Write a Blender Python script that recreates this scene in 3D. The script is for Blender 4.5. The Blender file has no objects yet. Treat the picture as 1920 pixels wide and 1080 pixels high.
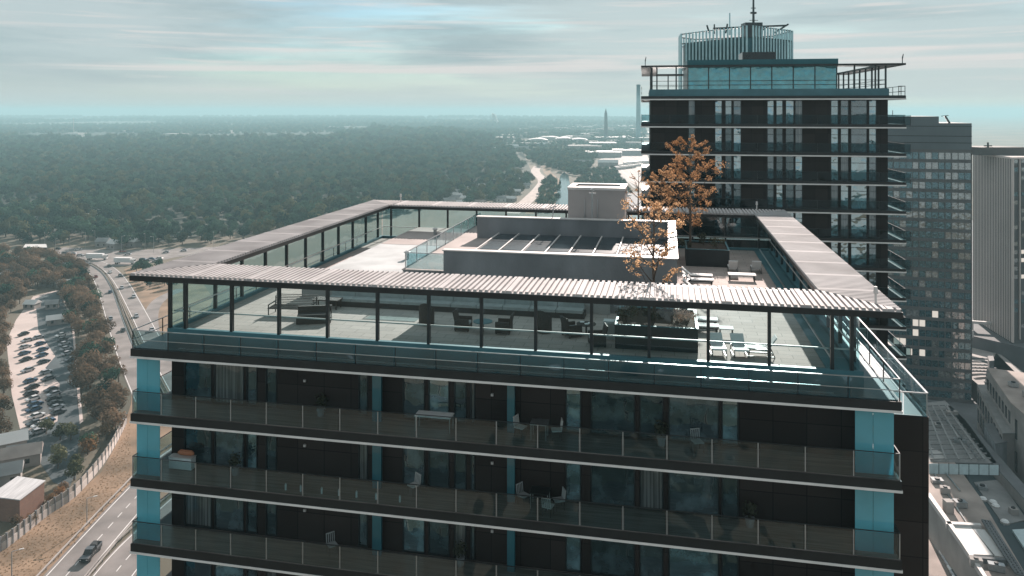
import bpy, math, random
import numpy as np
from mathutils import Vector, Matrix, noise
R = math.radians
sc = bpy.context.scene
COL = sc.collection
# ------------------------------------------------------------------ camera
CAMZ, F, HOR = 95.0, 1446.3, 208.0
cam_d = bpy.data.cameras.new('camera'); cam = bpy.data.objects.new('camera', cam_d); COL.objects.link(cam)
cam.location = (0, 0, CAMZ); cam.rotation_euler = (R(90), 0, 0)
cam_d.sensor_width = 36; cam_d.lens = F/1920*36; cam_d.shift_y = -(540-HOR)/1920
cam_d.clip_start = 0.5; cam_d.clip_end = 60000
sc.camera = cam
# ------------------------------------------------------------------ light and sky
SUN_AZ, SUN_EL = R(15), R(23.3)
w = bpy.data.worlds.new('World'); sc.world = w; w.use_nodes = True
def world():
    nt = w.node_tree; N = nt.nodes; L = nt.links; N.clear()
    out = N.new('ShaderNodeOutputWorld'); bg = N.new('ShaderNodeBackground'); L.new(bg.outputs[0], out.inputs[0])
    tc = N.new('ShaderNodeTexCoord'); sep = N.new('ShaderNodeSeparateXYZ'); L.new(tc.outputs['Generated'], sep.inputs[0])
    mx = N.new('ShaderNodeMath'); mx.operation = 'MAXIMUM'; mx.inputs[1].default_value = 0.012; L.new(sep.outputs[2], mx.inputs[0])
    cmb = N.new('ShaderNodeCombineXYZ'); L.new(sep.outputs[0], cmb.inputs[0]); L.new(sep.outputs[1], cmb.inputs[1]); L.new(mx.outputs[0], cmb.inputs[2])
    sky = N.new('ShaderNodeTexSky'); sky.sky_type = 'NISHITA'; sky.sun_disc = False
    sky.sun_elevation = SUN_EL; sky.sun_rotation = SUN_AZ; sky.altitude = 100; sky.dust_density = 0.6; sky.ozone_density = 2.5
    L.new(cmb.outputs[0], sky.inputs[0])
    tint = N.new('ShaderNodeMix'); tint.data_type = 'RGBA'; tint.blend_type = 'MULTIPLY'; tint.inputs[0].default_value = 1
    L.new(sky.outputs[0], tint.inputs[6]); tint.inputs[7].default_value = (0.31, 0.41, 0.44, 1)
    # cloud layers: a flat deck seen from below, so streaks tighten toward the horizon
    def cloud(scx, scz, lo, hi, det, seed):
        mp = N.new('ShaderNodeMapping'); mp.inputs['Scale'].default_value = (scx, scx, scz); mp.inputs['Location'].default_value = (seed, seed*.3, 0)
        L.new(cmb.outputs[0], mp.inputs[0])
        no = N.new('ShaderNodeTexNoise'); no.inputs['Scale'].default_value = 1; no.inputs['Detail'].default_value = det
        no.inputs['Roughness'].default_value = .58; no.inputs['Distortion'].default_value = .35
        L.new(mp.outputs[0], no.inputs['Vector'])
        rp = N.new('ShaderNodeMapRange'); rp.interpolation_type = 'SMOOTHSTEP'
        rp.inputs[1].default_value = lo; rp.inputs[2].default_value = hi; L.new(no.outputs[0], rp.inputs[0]); return rp.outputs[0]
    def mixc(a, fac, col, k=1):
        m = N.new('ShaderNodeMix'); m.data_type = 'RGBA'; L.new(a, m.inputs[6]); m.inputs[7].default_value = col
        mu = N.new('ShaderNodeMath'); mu.operation = 'MULTIPLY'; mu.inputs[1].default_value = k; L.new(fac, mu.inputs[0]); L.new(mu.outputs[0], m.inputs[0]); return m.outputs[2]
    s = SKYC
    c = mixc(tint.outputs[2], cloud(1.6, 16, .25, .55, 4, 3.1), s[0], .95)
    c = mixc(c, cloud(1.7, 13, .44, .64, 8, 9.4), s[1], .8)
    c = mixc(c, cloud(1.3, 46, .50, .68, 7, 5.2), s[2], .85)
    c = mixc(c, cloud(4.5, 120, .55, .70, 7, 7.7), s[2], .55)
    # pale glow band close to the horizon
    hz = N.new('ShaderNodeMapRange'); hz.interpolation_type = 'SMOOTHSTEP'; hz.inputs[1].default_value = .075; hz.inputs[2].default_value = 0.0
    L.new(mx.outputs[0], hz.inputs[0])
    c = mixc(c, hz.outputs[0], s[3], .9)
    L.new(c, bg.inputs[0]); bg.inputs[1].default_value = 0.10
SKYC = [(2.45, 2.85, 2.92, 1), (1.55, 2.05, 2.2, 1), (3.7, 3.45, 3.35, 1), (2.75, 2.9, 2.86, 1)]
world()
sd = bpy.data.lights.new('sun', 'SUN'); sd.energy = 4.6; sd.angle = R(0.5); sd.color = (1.0, 0.85, 0.78)
sun = bpy.data.objects.new('sun', sd); COL.objects.link(sun); sun.location = (0, 0, 300)
dirs = Vector((math.sin(SUN_AZ)*math.cos(SUN_EL), math.cos(SUN_AZ)*math.cos(SUN_EL), math.sin(SUN_EL)))
sun.rotation_euler = dirs.to_track_quat('Z', 'Y').to_euler()
sc.view_settings.view_transform = 'Standard'; sc.view_settings.look = 'None'; sc.view_settings.gamma = 1; sc.view_settings.exposure = 1.12
sc.cycles.use_denoising = True; sc.cycles.max_bounces = 8; sc.cycles.transparent_max_bounces = 24
sc.cycles.diffuse_bounces = 3; sc.cycles.glossy_bounces = 3; sc.cycles.transmission_bounces = 4; sc.cycles.volume_bounces = 1
sc.cycles.caustics_reflective = False; sc.cycles.caustics_refractive = False; sc.cycles.sample_clamp_indirect = 4
# ------------------------------------------------------------------ helpers
TH = .1999; TX, TY = -19.339, 39.098
def Z(zb): return CAMZ - zb
def uw(u, v, zb=0, th=TH, o=(TX, TY)):
    return Vector((o[0]+u*math.cos(th)+v*math.sin(th), o[1]-u*math.sin(th)+v*math.cos(th), CAMZ-zb))
def at(px, py, h=0.0):
    t = (CAMZ-h)*F/(py-HOR); return Vector(((px-960)/F*t, t, h))
class MB:
    def __init__(s): s.v = []; s.f = []; s.m = []
    def box(s, x0, x1, y0, y1, z0, z1, m=0):
        n = len(s.v); s.v += [(x, y, z) for z in (z0, z1) for y in (y0, y1) for x in (x0, x1)]
        s.f += [(n, n+2, n+3, n+1), (n+4, n+5, n+7, n+6), (n, n+1, n+5, n+4), (n+2, n+6, n+7, n+3), (n, n+4, n+6, n+2), (n+1, n+3, n+7, n+5)]
        s.m += [m]*6; return s
    def bar(s, p, q, wd, ht=None, m=0):
        p = Vector(p); q = Vector(q); ht = ht or wd; d = (q-p)
        if d.length < 1e-6: return s
        d.normalize(); up = Vector((0, 0, 1)) if abs(d.z) < .95 else Vector((0, 1, 0))
        r = d.cross(up).normalized(); t = r.cross(d); n = len(s.v)
        for e in (p, q):
            for a, b in ((-1, -1), (1, -1), (1, 1), (-1, 1)): s.v.append(tuple(e+r*a*wd/2+t*b*ht/2))
        s.f += [(n, n+1, n+2, n+3), (n+7, n+6, n+5, n+4)]+[(n+i, n+4+i, n+4+(i+1) % 4, n+(i+1) % 4) for i in range(4)]
        s.m += [m]*6; return s
    def tube(s, pts, rad, k=6, m=0, cap=True):
        pts = [Vector(p) for p in pts]; rad = rad if isinstance(rad, (list, tuple)) else [rad]*len(pts); n = len(s.v)
        for i, p in enumerate(pts):
            d = (pts[min(i+1, len(pts)-1)]-pts[max(i-1, 0)])
            d = d.normalized() if d.length > 1e-9 else Vector((0, 0, 1))
            up = Vector((0, 0, 1)) if abs(d.z) < .9 else Vector((1, 0, 0)); r = d.cross(up).normalized(); t = r.cross(d)
            for j in range(k):
                a = 2*math.pi*j/k; s.v.append(tuple(p+(r*math.cos(a)+t*math.sin(a))*rad[i]))
        for i in range(len(pts)-1):
            for j in range(k): s.f.append((n+i*k+j, n+i*k+(j+1) % k, n+(i+1)*k+(j+1) % k, n+(i+1)*k+j)); s.m.append(m)
        if cap:
            s.f.append(tuple(n+j for j in range(k))[::-1]); s.f.append(tuple(n+(len(pts)-1)*k+j for j in range(k))); s.m += [m, m]
        return s
    def prism(s, poly, z0, z1, m=0):
        n = len(s.v); k = len(poly); s.v += [(p[0], p[1], z0) for p in poly]+[(p[0], p[1], z1) for p in poly]
        s.f.append(tuple(range(n+k-1, n-1, -1))); s.f.append(tuple(range(n+k, n+2*k)))
        s.f += [(n+i, n+(i+1) % k, n+k+(i+1) % k, n+k+i) for i in range(k)]; s.m += [m]*(k+2); return s
    def quad(s, a, b, c, d, m=0):
        n = len(s.v); s.v += [tuple(a), tuple(b), tuple(c), tuple(d)]; s.f.append((n, n+1, n+2, n+3)); s.m.append(m); return s
    def mesh(s, name, mats, smooth=False):
        me = bpy.data.meshes.new(name); me.from_pydata(s.v, [], s.f)
        for mt in (mats if isinstance(mats, (list, tuple)) else [mats]): me.materials.append(mt)
        if any(s.m): me.polygons.foreach_set('material_index', s.m)
        if smooth: me.polygons.foreach_set('use_smooth', [True]*len(me.polygons))
        me.update(); return me
    def build(s, name, mats, parent=None, smooth=False, loc=None, rz=0):
        return link(name, s.mesh(name, mats, smooth), parent, loc, rz)
def link(name, me, parent=None, loc=None, rz=0):
    o = bpy.data.objects.new(name, me); COL.objects.link(o); o.parent = parent
    if loc is not None: o.location = loc
    o.rotation_euler = (0, 0, rz); return o
def tag(o, label=None, cat=None, group=None, kind=None):
    if label: o['label'] = label
    if cat: o['category'] = cat
    if group: o['group'] = group
    if kind: o['kind'] = kind
    return o
def thing(name, loc, rz, label, cat, group=None):
    o = bpy.data.objects.new(name, None); COL.objects.link(o); o.location = loc; o.rotation_euler = (0, 0, rz); o.empty_display_size = .3
    return tag(o, label, cat, group)
def cp(root, loc=None, rz=None, label=None, scale=None, parent=None, mats=None):
    r = root.copy(); COL.objects.link(r)
    if parent is not None: r.parent = parent
    if loc is not None: r.location = loc
    if rz is not None: r.rotation_euler = (0, 0, rz)
    if scale is not None: r.scale = (scale,)*3 if not isinstance(scale, tuple) else scale
    if label: r['label'] = label
    for ch in list(root.children): cp(ch, parent=r)
    return r
ORD = ['first', 'second', 'third', 'fourth', 'fifth', 'sixth', 'seventh', 'eighth', 'ninth', 'tenth', 'eleventh', 'twelfth', 'thirteenth', 'fourteenth', 'fifteenth', 'sixteenth', 'seventeenth', 'eighteenth', 'nineteenth', 'twentieth', 'twenty-first', 'twenty-second', 'twenty-third', 'twenty-fourth', 'twenty-fifth', 'twenty-sixth', 'twenty-seventh', 'twenty-eighth', 'twenty-ninth', 'thirtieth']
# ------------------------------------------------------------------ materials
def mat(name, col, rough=.6, metal=0, var=.15, scale=1.0, bump=0, bscale=None, spec=.5, stretch=(1, 1, 1), col2=None, det=5):
    m = bpy.data.materials.new(name); m.use_nodes = True; nt = m.node_tree; N = nt.nodes; L = nt.links; p = N['Principled BSDF']
    p.inputs['Roughness'].default_value = rough; p.inputs['Metallic'].default_value = metal; p.inputs['Specular IOR Level'].default_value = spec
    tc = N.new('ShaderNodeTexCoord'); mp = N.new('ShaderNodeMapping'); mp.inputs['Scale'].default_value = stretch; L.new(tc.outputs['Object'], mp.inputs[0])
    no = N.new('ShaderNodeTexNoise'); no.inputs['Scale'].default_value = scale; no.inputs['Detail'].default_value = det; L.new(mp.outputs[0], no.inputs['Vector'])
    rp = N.new('ShaderNodeValToRGB'); L.new(no.outputs[0], rp.inputs[0])
    c2 = col2 or tuple(min(1, c*(1+var)) for c in col); c1 = tuple(c*(1-var) for c in col) if not col2 else col
    rp.color_ramp.elements[0].color = (*c1, 1); rp.color_ramp.elements[1].color = (*c2, 1)
    rp.color_ramp.elements[0].position = .32; rp.color_ramp.elements[1].position = .68
    L.new(rp.outputs[0], p.inputs['Base Color'])
    if bump:
        b = N.new('ShaderNodeBump'); b.inputs['Strength'].default_value = bump; b.inputs['Distance'].default_value = .1
        n2 = N.new('ShaderNodeTexNoise'); n2.inputs['Scale'].default_value = bscale or scale*4; n2.inputs['Detail'].default_value = 3; L.new(mp.outputs[0], n2.inputs['Vector'])
        L.new(n2.outputs[0], b.inputs['Height']); L.new(b.outputs[0], p.inputs['Normal'])
    return m
def tiles(name, col, joint, sx, sy, rough=.6, var=.08, mortar=.02, off=.5, vert=False):
    m = bpy.data.materials.new(name); m.use_nodes = True; nt = m.node_tree; N = nt.nodes; L = nt.links; p = N['Principled BSDF']
    p.inputs['Roughness'].default_value = rough; p.inputs['Specular IOR Level'].default_value = .2
    tc = N.new('ShaderNodeTexCoord'); b = N.new('ShaderNodeTexBrick')
    if vert:
        se = N.new('ShaderNodeSeparateXYZ'); L.new(tc.outputs['Object'], se.inputs[0]); ad = N.new('ShaderNodeMath'); ad.operation = 'ADD'; L.new(se.outputs[0], ad.inputs[0]); L.new(se.outputs[1], ad.inputs[1])
        cb_ = N.new('ShaderNodeCombineXYZ'); L.new(ad.outputs[0], cb_.inputs[0]); L.new(se.outputs[2], cb_.inputs[1]); L.new(cb_.outputs[0], b.inputs['Vector'])
    else: L.new(tc.outputs['Object'], b.inputs['Vector'])
    b.inputs['Scale'].default_value = 1; b.inputs['Brick Width'].default_value = sx; b.inputs['Row Height'].default_value = sy; b.inputs['Mortar Size'].default_value = mortar; b.offset = off
    b.inputs['Color1'].default_value = (*[c*(1-var) for c in col], 1); b.inputs['Color2'].default_value = (*[c*(1+var) for c in col], 1); b.inputs['Mortar'].default_value = (*joint, 1)
    no = N.new('ShaderNodeTexNoise'); no.inputs['Scale'].default_value = .6; no.inputs['Detail'].default_value = 6; L.new(tc.outputs['Object'], no.inputs['Vector'])
    mr = N.new('ShaderNodeMapRange'); mr.inputs[3].default_value = .78; mr.inputs[4].default_value = 1.12; L.new(no.outputs[0], mr.inputs[0])
    mx = N.new('ShaderNodeMix'); mx.data_type = 'RGBA'; mx.blend_type = 'MULTIPLY'; mx.inputs[0].default_value = 1; L.new(b.outputs[0], mx.inputs[6]); L.new(mr.outputs[0], mx.inputs[7])
    L.new(mx.outputs[2], p.inputs['Base Color']); return m
def clear_glass(name, tint, refl=.08, wav=.15):
    m = bpy.data.materials.new(name); m.use_nodes = True; nt = m.node_tree; N = nt.nodes; L = nt.links; N.clear()
    out = N.new('ShaderNodeOutputMaterial'); mx = N.new('ShaderNodeMixShader'); tr = N.new('ShaderNodeBsdfTransparent'); gl = N.new('ShaderNodeBsdfGlossy')
    tr.inputs[0].default_value = (*tint, 1); gl.inputs['Roughness'].default_value = .03; gl.inputs[0].default_value = (.85, .95, 1, 1)
    fr = N.new('ShaderNodeFresnel'); fr.inputs[0].default_value = 1.22; ge = N.new('ShaderNodeNewGeometry'); ad = N.new('ShaderNodeMath'); ad.operation = 'ADD'; ad.inputs[1].default_value = refl-.04; ad.use_clamp = True
    L.new(fr.outputs[0], ad.inputs[0]); iv = N.new('ShaderNodeMath'); iv.operation = 'SUBTRACT'; iv.inputs[0].default_value = 1; L.new(ge.outputs['Backfacing'], iv.inputs[1]); ml = N.new('ShaderNodeMath'); ml.operation = 'MULTIPLY'; L.new(ad.outputs[0], ml.inputs[0]); L.new(iv.outputs[0], ml.inputs[1]); L.new(ml.outputs[0], mx.inputs[0]); L.new(tr.outputs[0], mx.inputs[1]); L.new(gl.outputs[0], mx.inputs[2]); L.new(mx.outputs[0], out.inputs[0])
    tc = N.new('ShaderNodeTexCoord'); no = N.new('ShaderNodeTexNoise'); no.inputs['Scale'].default_value = .7; no.inputs['Detail'].default_value = 1; L.new(tc.outputs['Object'], no.inputs['Vector'])
    b = N.new('ShaderNodeBump'); b.inputs['Strength'].default_value = wav; b.inputs['Distance'].default_value = .2; L.new(no.outputs[0], b.inputs['Height']); L.new(b.outputs[0], gl.inputs['Normal'])
    return m
def pane_glass(name, col, gcol, rough=.04, wav=.6, ws=.9, refl=.25, st=(1.2, 1, 1.3), k=2.6):
    """opaque-looking window: dim room behind plus a warped reflection"""
    m = bpy.data.materials.new(name); m.use_nodes = True; nt = m.node_tree; N = nt.nodes; L = nt.links; N.clear()
    out = N.new('ShaderNodeOutputMaterial'); mx = N.new('ShaderNodeMixShader'); di = N.new('ShaderNodeBsdfDiffuse'); gl = N.new('ShaderNodeBsdfGlossy')
    tc = N.new('ShaderNodeTexCoord'); mp = N.new('ShaderNodeMapping'); mp.inputs['Scale'].default_value = st; L.new(tc.outputs['Object'], mp.inputs[0])
    no = N.new('ShaderNodeTexNoise'); no.inputs['Scale'].default_value = 1.1; no.inputs['Detail'].default_value = 6; L.new(mp.outputs[0], no.inputs['Vector'])
    rp = N.new('ShaderNodeValToRGB'); rp.color_ramp.elements[0].position = .42; rp.color_ramp.elements[1].position = .66
    rp.color_ramp.elements[0].color = (*col, 1); rp.color_ramp.elements[1].color = (*[min(1, c*k+.01) for c in col], 1); L.new(no.outputs[0], rp.inputs[0]); L.new(rp.outputs[0], di.inputs[0])
    gl.inputs[0].default_value = (*gcol, 1); gl.inputs['Roughness'].default_value = rough
    n2 = N.new('ShaderNodeTexNoise'); n2.inputs['Scale'].default_value = ws; n2.inputs['Detail'].default_value = 2; L.new(tc.outputs['Object'], n2.inputs['Vector'])
    b = N.new('ShaderNodeBump'); b.inputs['Strength'].default_value = wav; b.inputs['Distance'].default_value = .25; L.new(n2.outputs[0], b.inputs['Height']); L.new(b.outputs[0], gl.inputs['Normal'])
    mx.inputs[0].default_value = refl; L.new(di.outputs[0], mx.inputs[1]); L.new(gl.outputs[0], mx.inputs[2]); L.new(mx.outputs[0], out.inputs[0]); return m
def screen_glass(name, col, tl=.5, tp=.25):
    m = bpy.data.materials.new(name); m.use_nodes = True; nt = m.node_tree; N = nt.nodes; L = nt.links; N.clear()
    out = N.new('ShaderNodeOutputMaterial'); m1 = N.new('ShaderNodeMixShader'); m2 = N.new('ShaderNodeMixShader'); m3 = N.new('ShaderNodeMixShader')
    tr = N.new('ShaderNodeBsdfTransparent'); tl_ = N.new('ShaderNodeBsdfTranslucent'); di = N.new('ShaderNodeBsdfDiffuse'); gl = N.new('ShaderNodeBsdfGlossy')
    tc = N.new('ShaderNodeTexCoord'); no = N.new('ShaderNodeTexNoise'); no.inputs['Scale'].default_value = .5; no.inputs['Detail'].default_value = 3; L.new(tc.outputs['Object'], no.inputs['Vector'])
    rp = N.new('ShaderNodeValToRGB'); rp.color_ramp.elements[0].color = (*[c*.62 for c in col], 1); rp.color_ramp.elements[1].color = (*[min(1, c*1.12) for c in col], 1); L.new(no.outputs[0], rp.inputs[0])
    for d in (tl_, di): L.new(rp.outputs[0], d.inputs[0])
    tr.inputs[0].default_value = (.4, .85, .95, 1); gl.inputs[0].default_value = (.8, .95, 1, 1); gl.inputs['Roughness'].default_value = .08
    m1.inputs[0].default_value = tl; L.new(di.outputs[0], m1.inputs[1]); L.new(tl_.outputs[0], m1.inputs[2])
    m2.inputs[0].default_value = tp; L.new(m1.outputs[0], m2.inputs[1]); L.new(tr.outputs[0], m2.inputs[2])
    m3.inputs[0].default_value = .12; L.new(m2.outputs[0], m3.inputs[1]); L.new(gl.outputs[0], m3.inputs[2]); L.new(m3.outputs[0], out.inputs[0]); return m
def leafmat(name, col, col2, trans=.35, scale=.35):
    m = bpy.data.materials.new(name); m.use_nodes = True; nt = m.node_tree; N = nt.nodes; L = nt.links; N.clear()
    out = N.new('ShaderNodeOutputMaterial'); mx = N.new('ShaderNodeMixShader'); di = N.new('ShaderNodeBsdfDiffuse'); tl = N.new('ShaderNodeBsdfTranslucent')
    tc = N.new('ShaderNodeTexCoord'); no = N.new('ShaderNodeTexNoise'); no.inputs['Scale'].default_value = scale; no.inputs['Detail'].default_value = 5; L.new(tc.outputs['Object'], no.inputs['Vector'])
    oi = N.new('ShaderNodeObjectInfo'); ad = N.new('ShaderNodeMath'); ad.operation = 'MULTIPLY_ADD'; ad.inputs[1].default_value = .5; L.new(oi.outputs['Random'], ad.inputs[0]); L.new(no.outputs[0], ad.inputs[2])
    rp = N.new('ShaderNodeValToRGB'); rp.color_ramp.elements[0].position = .45; rp.color_ramp.elements[1].position = 1.0
    rp.color_ramp.elements[0].color = (*col, 1); rp.color_ramp.elements[1].color = (*col2, 1); L.new(ad.outputs[0], rp.inputs[0])
    L.new(rp.outputs[0], di.inputs[0]); L.new(rp.outputs[0], tl.inputs[0]); mx.inputs[0].default_value = trans
    L.new(di.outputs[0], mx.inputs[1]); L.new(tl.outputs[0], mx.inputs[2]); L.new(mx.outputs[0], out.inputs[0]); return m
M = dict(
 brown=tiles('dark_cladding', (.034, .026, .024), (.008, .007, .007), 1.45, 1.62, .5, .28, .02, 0, True),
 fascia=mat('dark_edge_metal', (.018, .02, .021), .4, .3, .2, 1),
 strip=mat('pale_edge_trim', (.74, .71, .69), .5, .0, .12, .7, stretch=(1, 1, 4)),
 frame=mat('dark_frame_metal', (.035, .042, .045), .35, .5, .15, 2),
 rail=mat('rail_steel', (.42, .44, .45), .3, .8, .1, 2),
 canopy_shaded=mat('corrugated_sheet_shaded', (.36, .35, .35), .8, 0, .2, .35, bump=.05, spec=.15),  # darker copy of the sheet: duller light on the side ribs painted in
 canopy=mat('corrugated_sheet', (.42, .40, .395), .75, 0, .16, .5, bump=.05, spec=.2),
 plaster=mat('grey_render', (.21, .22, .23), .85, 0, .2, .5, bump=.15, bscale=12, spec=.2, stretch=(1, 1, .5)),
 plaster2=mat('pinkish_grey_render', (.36, .33, .32), .8, 0, .12, .4),
 coping=mat('pale_coping', (.56, .53, .51), .5, 0, .08, 1),
 tile=tiles('terrace_tiles', (.46, .39, .36), (.30, .26, .24), 1.2, .6, .85, .08, .02),
 deckw=mat('pale_roof_membrane', (.44, .46, .46), .75, 0, .16, .45, spec=.25),
 deckp=mat('warm_roof_membrane', (.40, .345, .325), .8, 0, .15, .4, spec=.2),
 walkway=mat('dark_walkway', (.03, .11, .135), .35, .1, .2, .5),
 curb=mat('blue_grey_curb', (.07, .18, .21), .5, .1, .15, .5),
 balc=mat('balcony_boards', (.15, .13, .12), .3, 0, .5, 1.2, stretch=(.35, 7, 1), bump=.2, bscale=2),
 glass=clear_glass('terrace_glass', (.82, .93, .94), .09),
 rglass=clear_glass('railing_glass', (.66, .78, .80), .13, .5),
 pane3=pane_glass('half_bright_glass', (.03, .045, .05), (.85, .95, 1), wav=.35, ws=.6, refl=.2, k=3),
 curt=pane_glass('curtained_glass', (.06, .062, .06), (.85, .95, 1), wav=.3, refl=.14, st=(9, 9, .12), k=3.2),
 rglass2=clear_glass('rear_railing_glass', (.55, .66, .68), .05, .8),
 pane4=pane_glass('rear_window_glass', (.04, .085, .10), (.88, .98, 1), wav=.8, ws=.7, refl=.4, k=4, st=(.9, 1, .45)),
 pane=pane_glass('dark_window_glass', (.016, .027, .030), (.8, .95, 1), wav=.35, ws=.6, refl=.14, k=3),
 pane2=pane_glass('bright_window_glass', (.04, .075, .085), (.85, .97, 1), wav=.35, ws=.6, refl=.34, k=4),
 penth=pane_glass('teal_penthouse_glass', (.02, .16, .20), (.55, .95, 1), wav=.3, refl=.25, k=2.2),
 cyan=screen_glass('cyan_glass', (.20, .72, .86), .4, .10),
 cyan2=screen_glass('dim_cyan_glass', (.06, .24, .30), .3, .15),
 panel=mat('solar_panel', (.035, .055, .065), .25, .2, .3, 2),
 wicker=mat('dark_wicker', (.035, .03, .028), .7, 0, .4, 14, bump=.5, bscale=60),
 cush=mat('grey_cushion', (.34, .35, .35), .9, 0, .1, 3), white=mat('white_fabric', (.74, .73, .72), .8, 0, .05, 3),
 black=mat('black_planter', (.015, .018, .02), .6, 0, .3, 1), soil=mat('planter_soil', (.05, .035, .025), 1, 0, .3, 4),
 bark=mat('grey_bark', (.10, .075, .06), .9, 0, .3, 3, stretch=(1, 1, .3)),
 orange=leafmat('autumn_leaves', (.40, .22, .11), (.70, .46, .27), .45, .8),
 bush=leafmat('shrub_leaves', (.03, .04, .03), (.10, .10, .07), .2, .8),
 pinkf=leafmat('dry_flowers', (.26, .16, .12), (.55, .40, .33), .2, 2),
 green=leafmat('forest_leaves', (.006, .026, .024), (.075, .135, .09), .15, .10),
 green2=leafmat('mixed_leaves', (.020, .030, .018), (.15, .15, .085), .15, .10),
 verge=leafmat('verge_leaves', (.045, .038, .028), (.24, .165, .11), .25, .12),
 rust=leafmat('rusty_leaves', (.13, .09, .05), (.36, .19, .09), .25, .15),
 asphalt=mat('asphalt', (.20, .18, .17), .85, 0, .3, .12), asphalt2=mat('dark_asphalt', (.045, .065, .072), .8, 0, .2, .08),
 gravel=mat('pale_gravel', (.50, .42, .385), .9, 0, .12, .06), line=mat('road_paint', (.7, .68, .66), .6, 0, .1, .4),
 ground=mat('scrub_ground', (.04, .05, .035), 1, 0, .35, .006, col2=(.17, .135, .095), det=9),
 vergeg=mat('dry_grass', (.13, .09, .055), 1, 0, .3, .09, col2=(.30, .20, .13), bump=.6, bscale=.9, det=8),
 water=mat('river_water', (.05, .10, .11), .12, 0, .1, .1),
 conc=mat('concrete', (.36, .33, .31), .85, 0, .18, .15), conc2=mat('dark_concrete', (.13, .135, .14), .85, 0, .2, .15),
 roofw=mat('white_roof', (.58, .56, .54), .6, 0, .06, .2), roofb=mat('brown_roof', (.33, .27, .24), .85, 0, .25, .15), roofg=mat('grey_roof', (.25, .245, .24), .8, 0, .2, .2),
 brick=tiles('brick_wall', (.26, .14, .10), (.20, .16, .14), .6, .2, .9, vert=True), stone=mat('stone_wall', (.26, .235, .22), .85, 0, .18, .25),
 dkwin=mat('dark_opening', (.012, .015, .017), .2, 0, .2, 1),
 blue=mat('blue_fascia', (.03, .05, .06), .5), glow_pane=None)
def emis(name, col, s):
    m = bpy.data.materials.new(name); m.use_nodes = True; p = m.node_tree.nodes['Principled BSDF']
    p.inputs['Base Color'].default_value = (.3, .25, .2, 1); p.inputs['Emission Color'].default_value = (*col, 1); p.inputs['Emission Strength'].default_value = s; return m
M['glow_pane'] = emis('glow_window', (1, .9, .8), .3)  # glow put into the material of chosen office panes
# ================================================================== MAIN TOWER
W_, D_ = 36.19, 32.93; FH = 3.3
T = thing('apartment_tower', (TX, TY, 0), -TH, 'nearest dark apartment tower with corrugated roof canopy and cyan corner screens', 'building')
def tb(name, mb, m, **k): return mb.build(name, m, k.get('parent', T))
def ring(mb, x0, x1, y0, y1, t, z0, z1, m=0):
    mb.box(x0, x1, y0, y0+t, z0, z1, m); mb.box(x0, x1, y1-t, y1, z0, z1, m); mb.box(x0, x0+t, y0+t, y1-t, z0, z1, m); mb.box(x1-t, x1, y0+t, y1-t, z0, z1, m); return mb
WINS = [(1.66, 3.3, .9), (3.42, 5.15, .9), (5.27, 5.9, .9), (6.36, 7.0, .6), (11.45, 11.96, .8), (13.78, 14.95, .9), (15.11, 16.2, .9), (16.42, 17.07, .8), (17.25, 17.5, .8), (21.92, 22.68, .6), (23.11, 25.2, .9), (25.4, 26.5, .9), (26.72, 29.0, .9), (29.1, 29.86, .9)]
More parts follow.
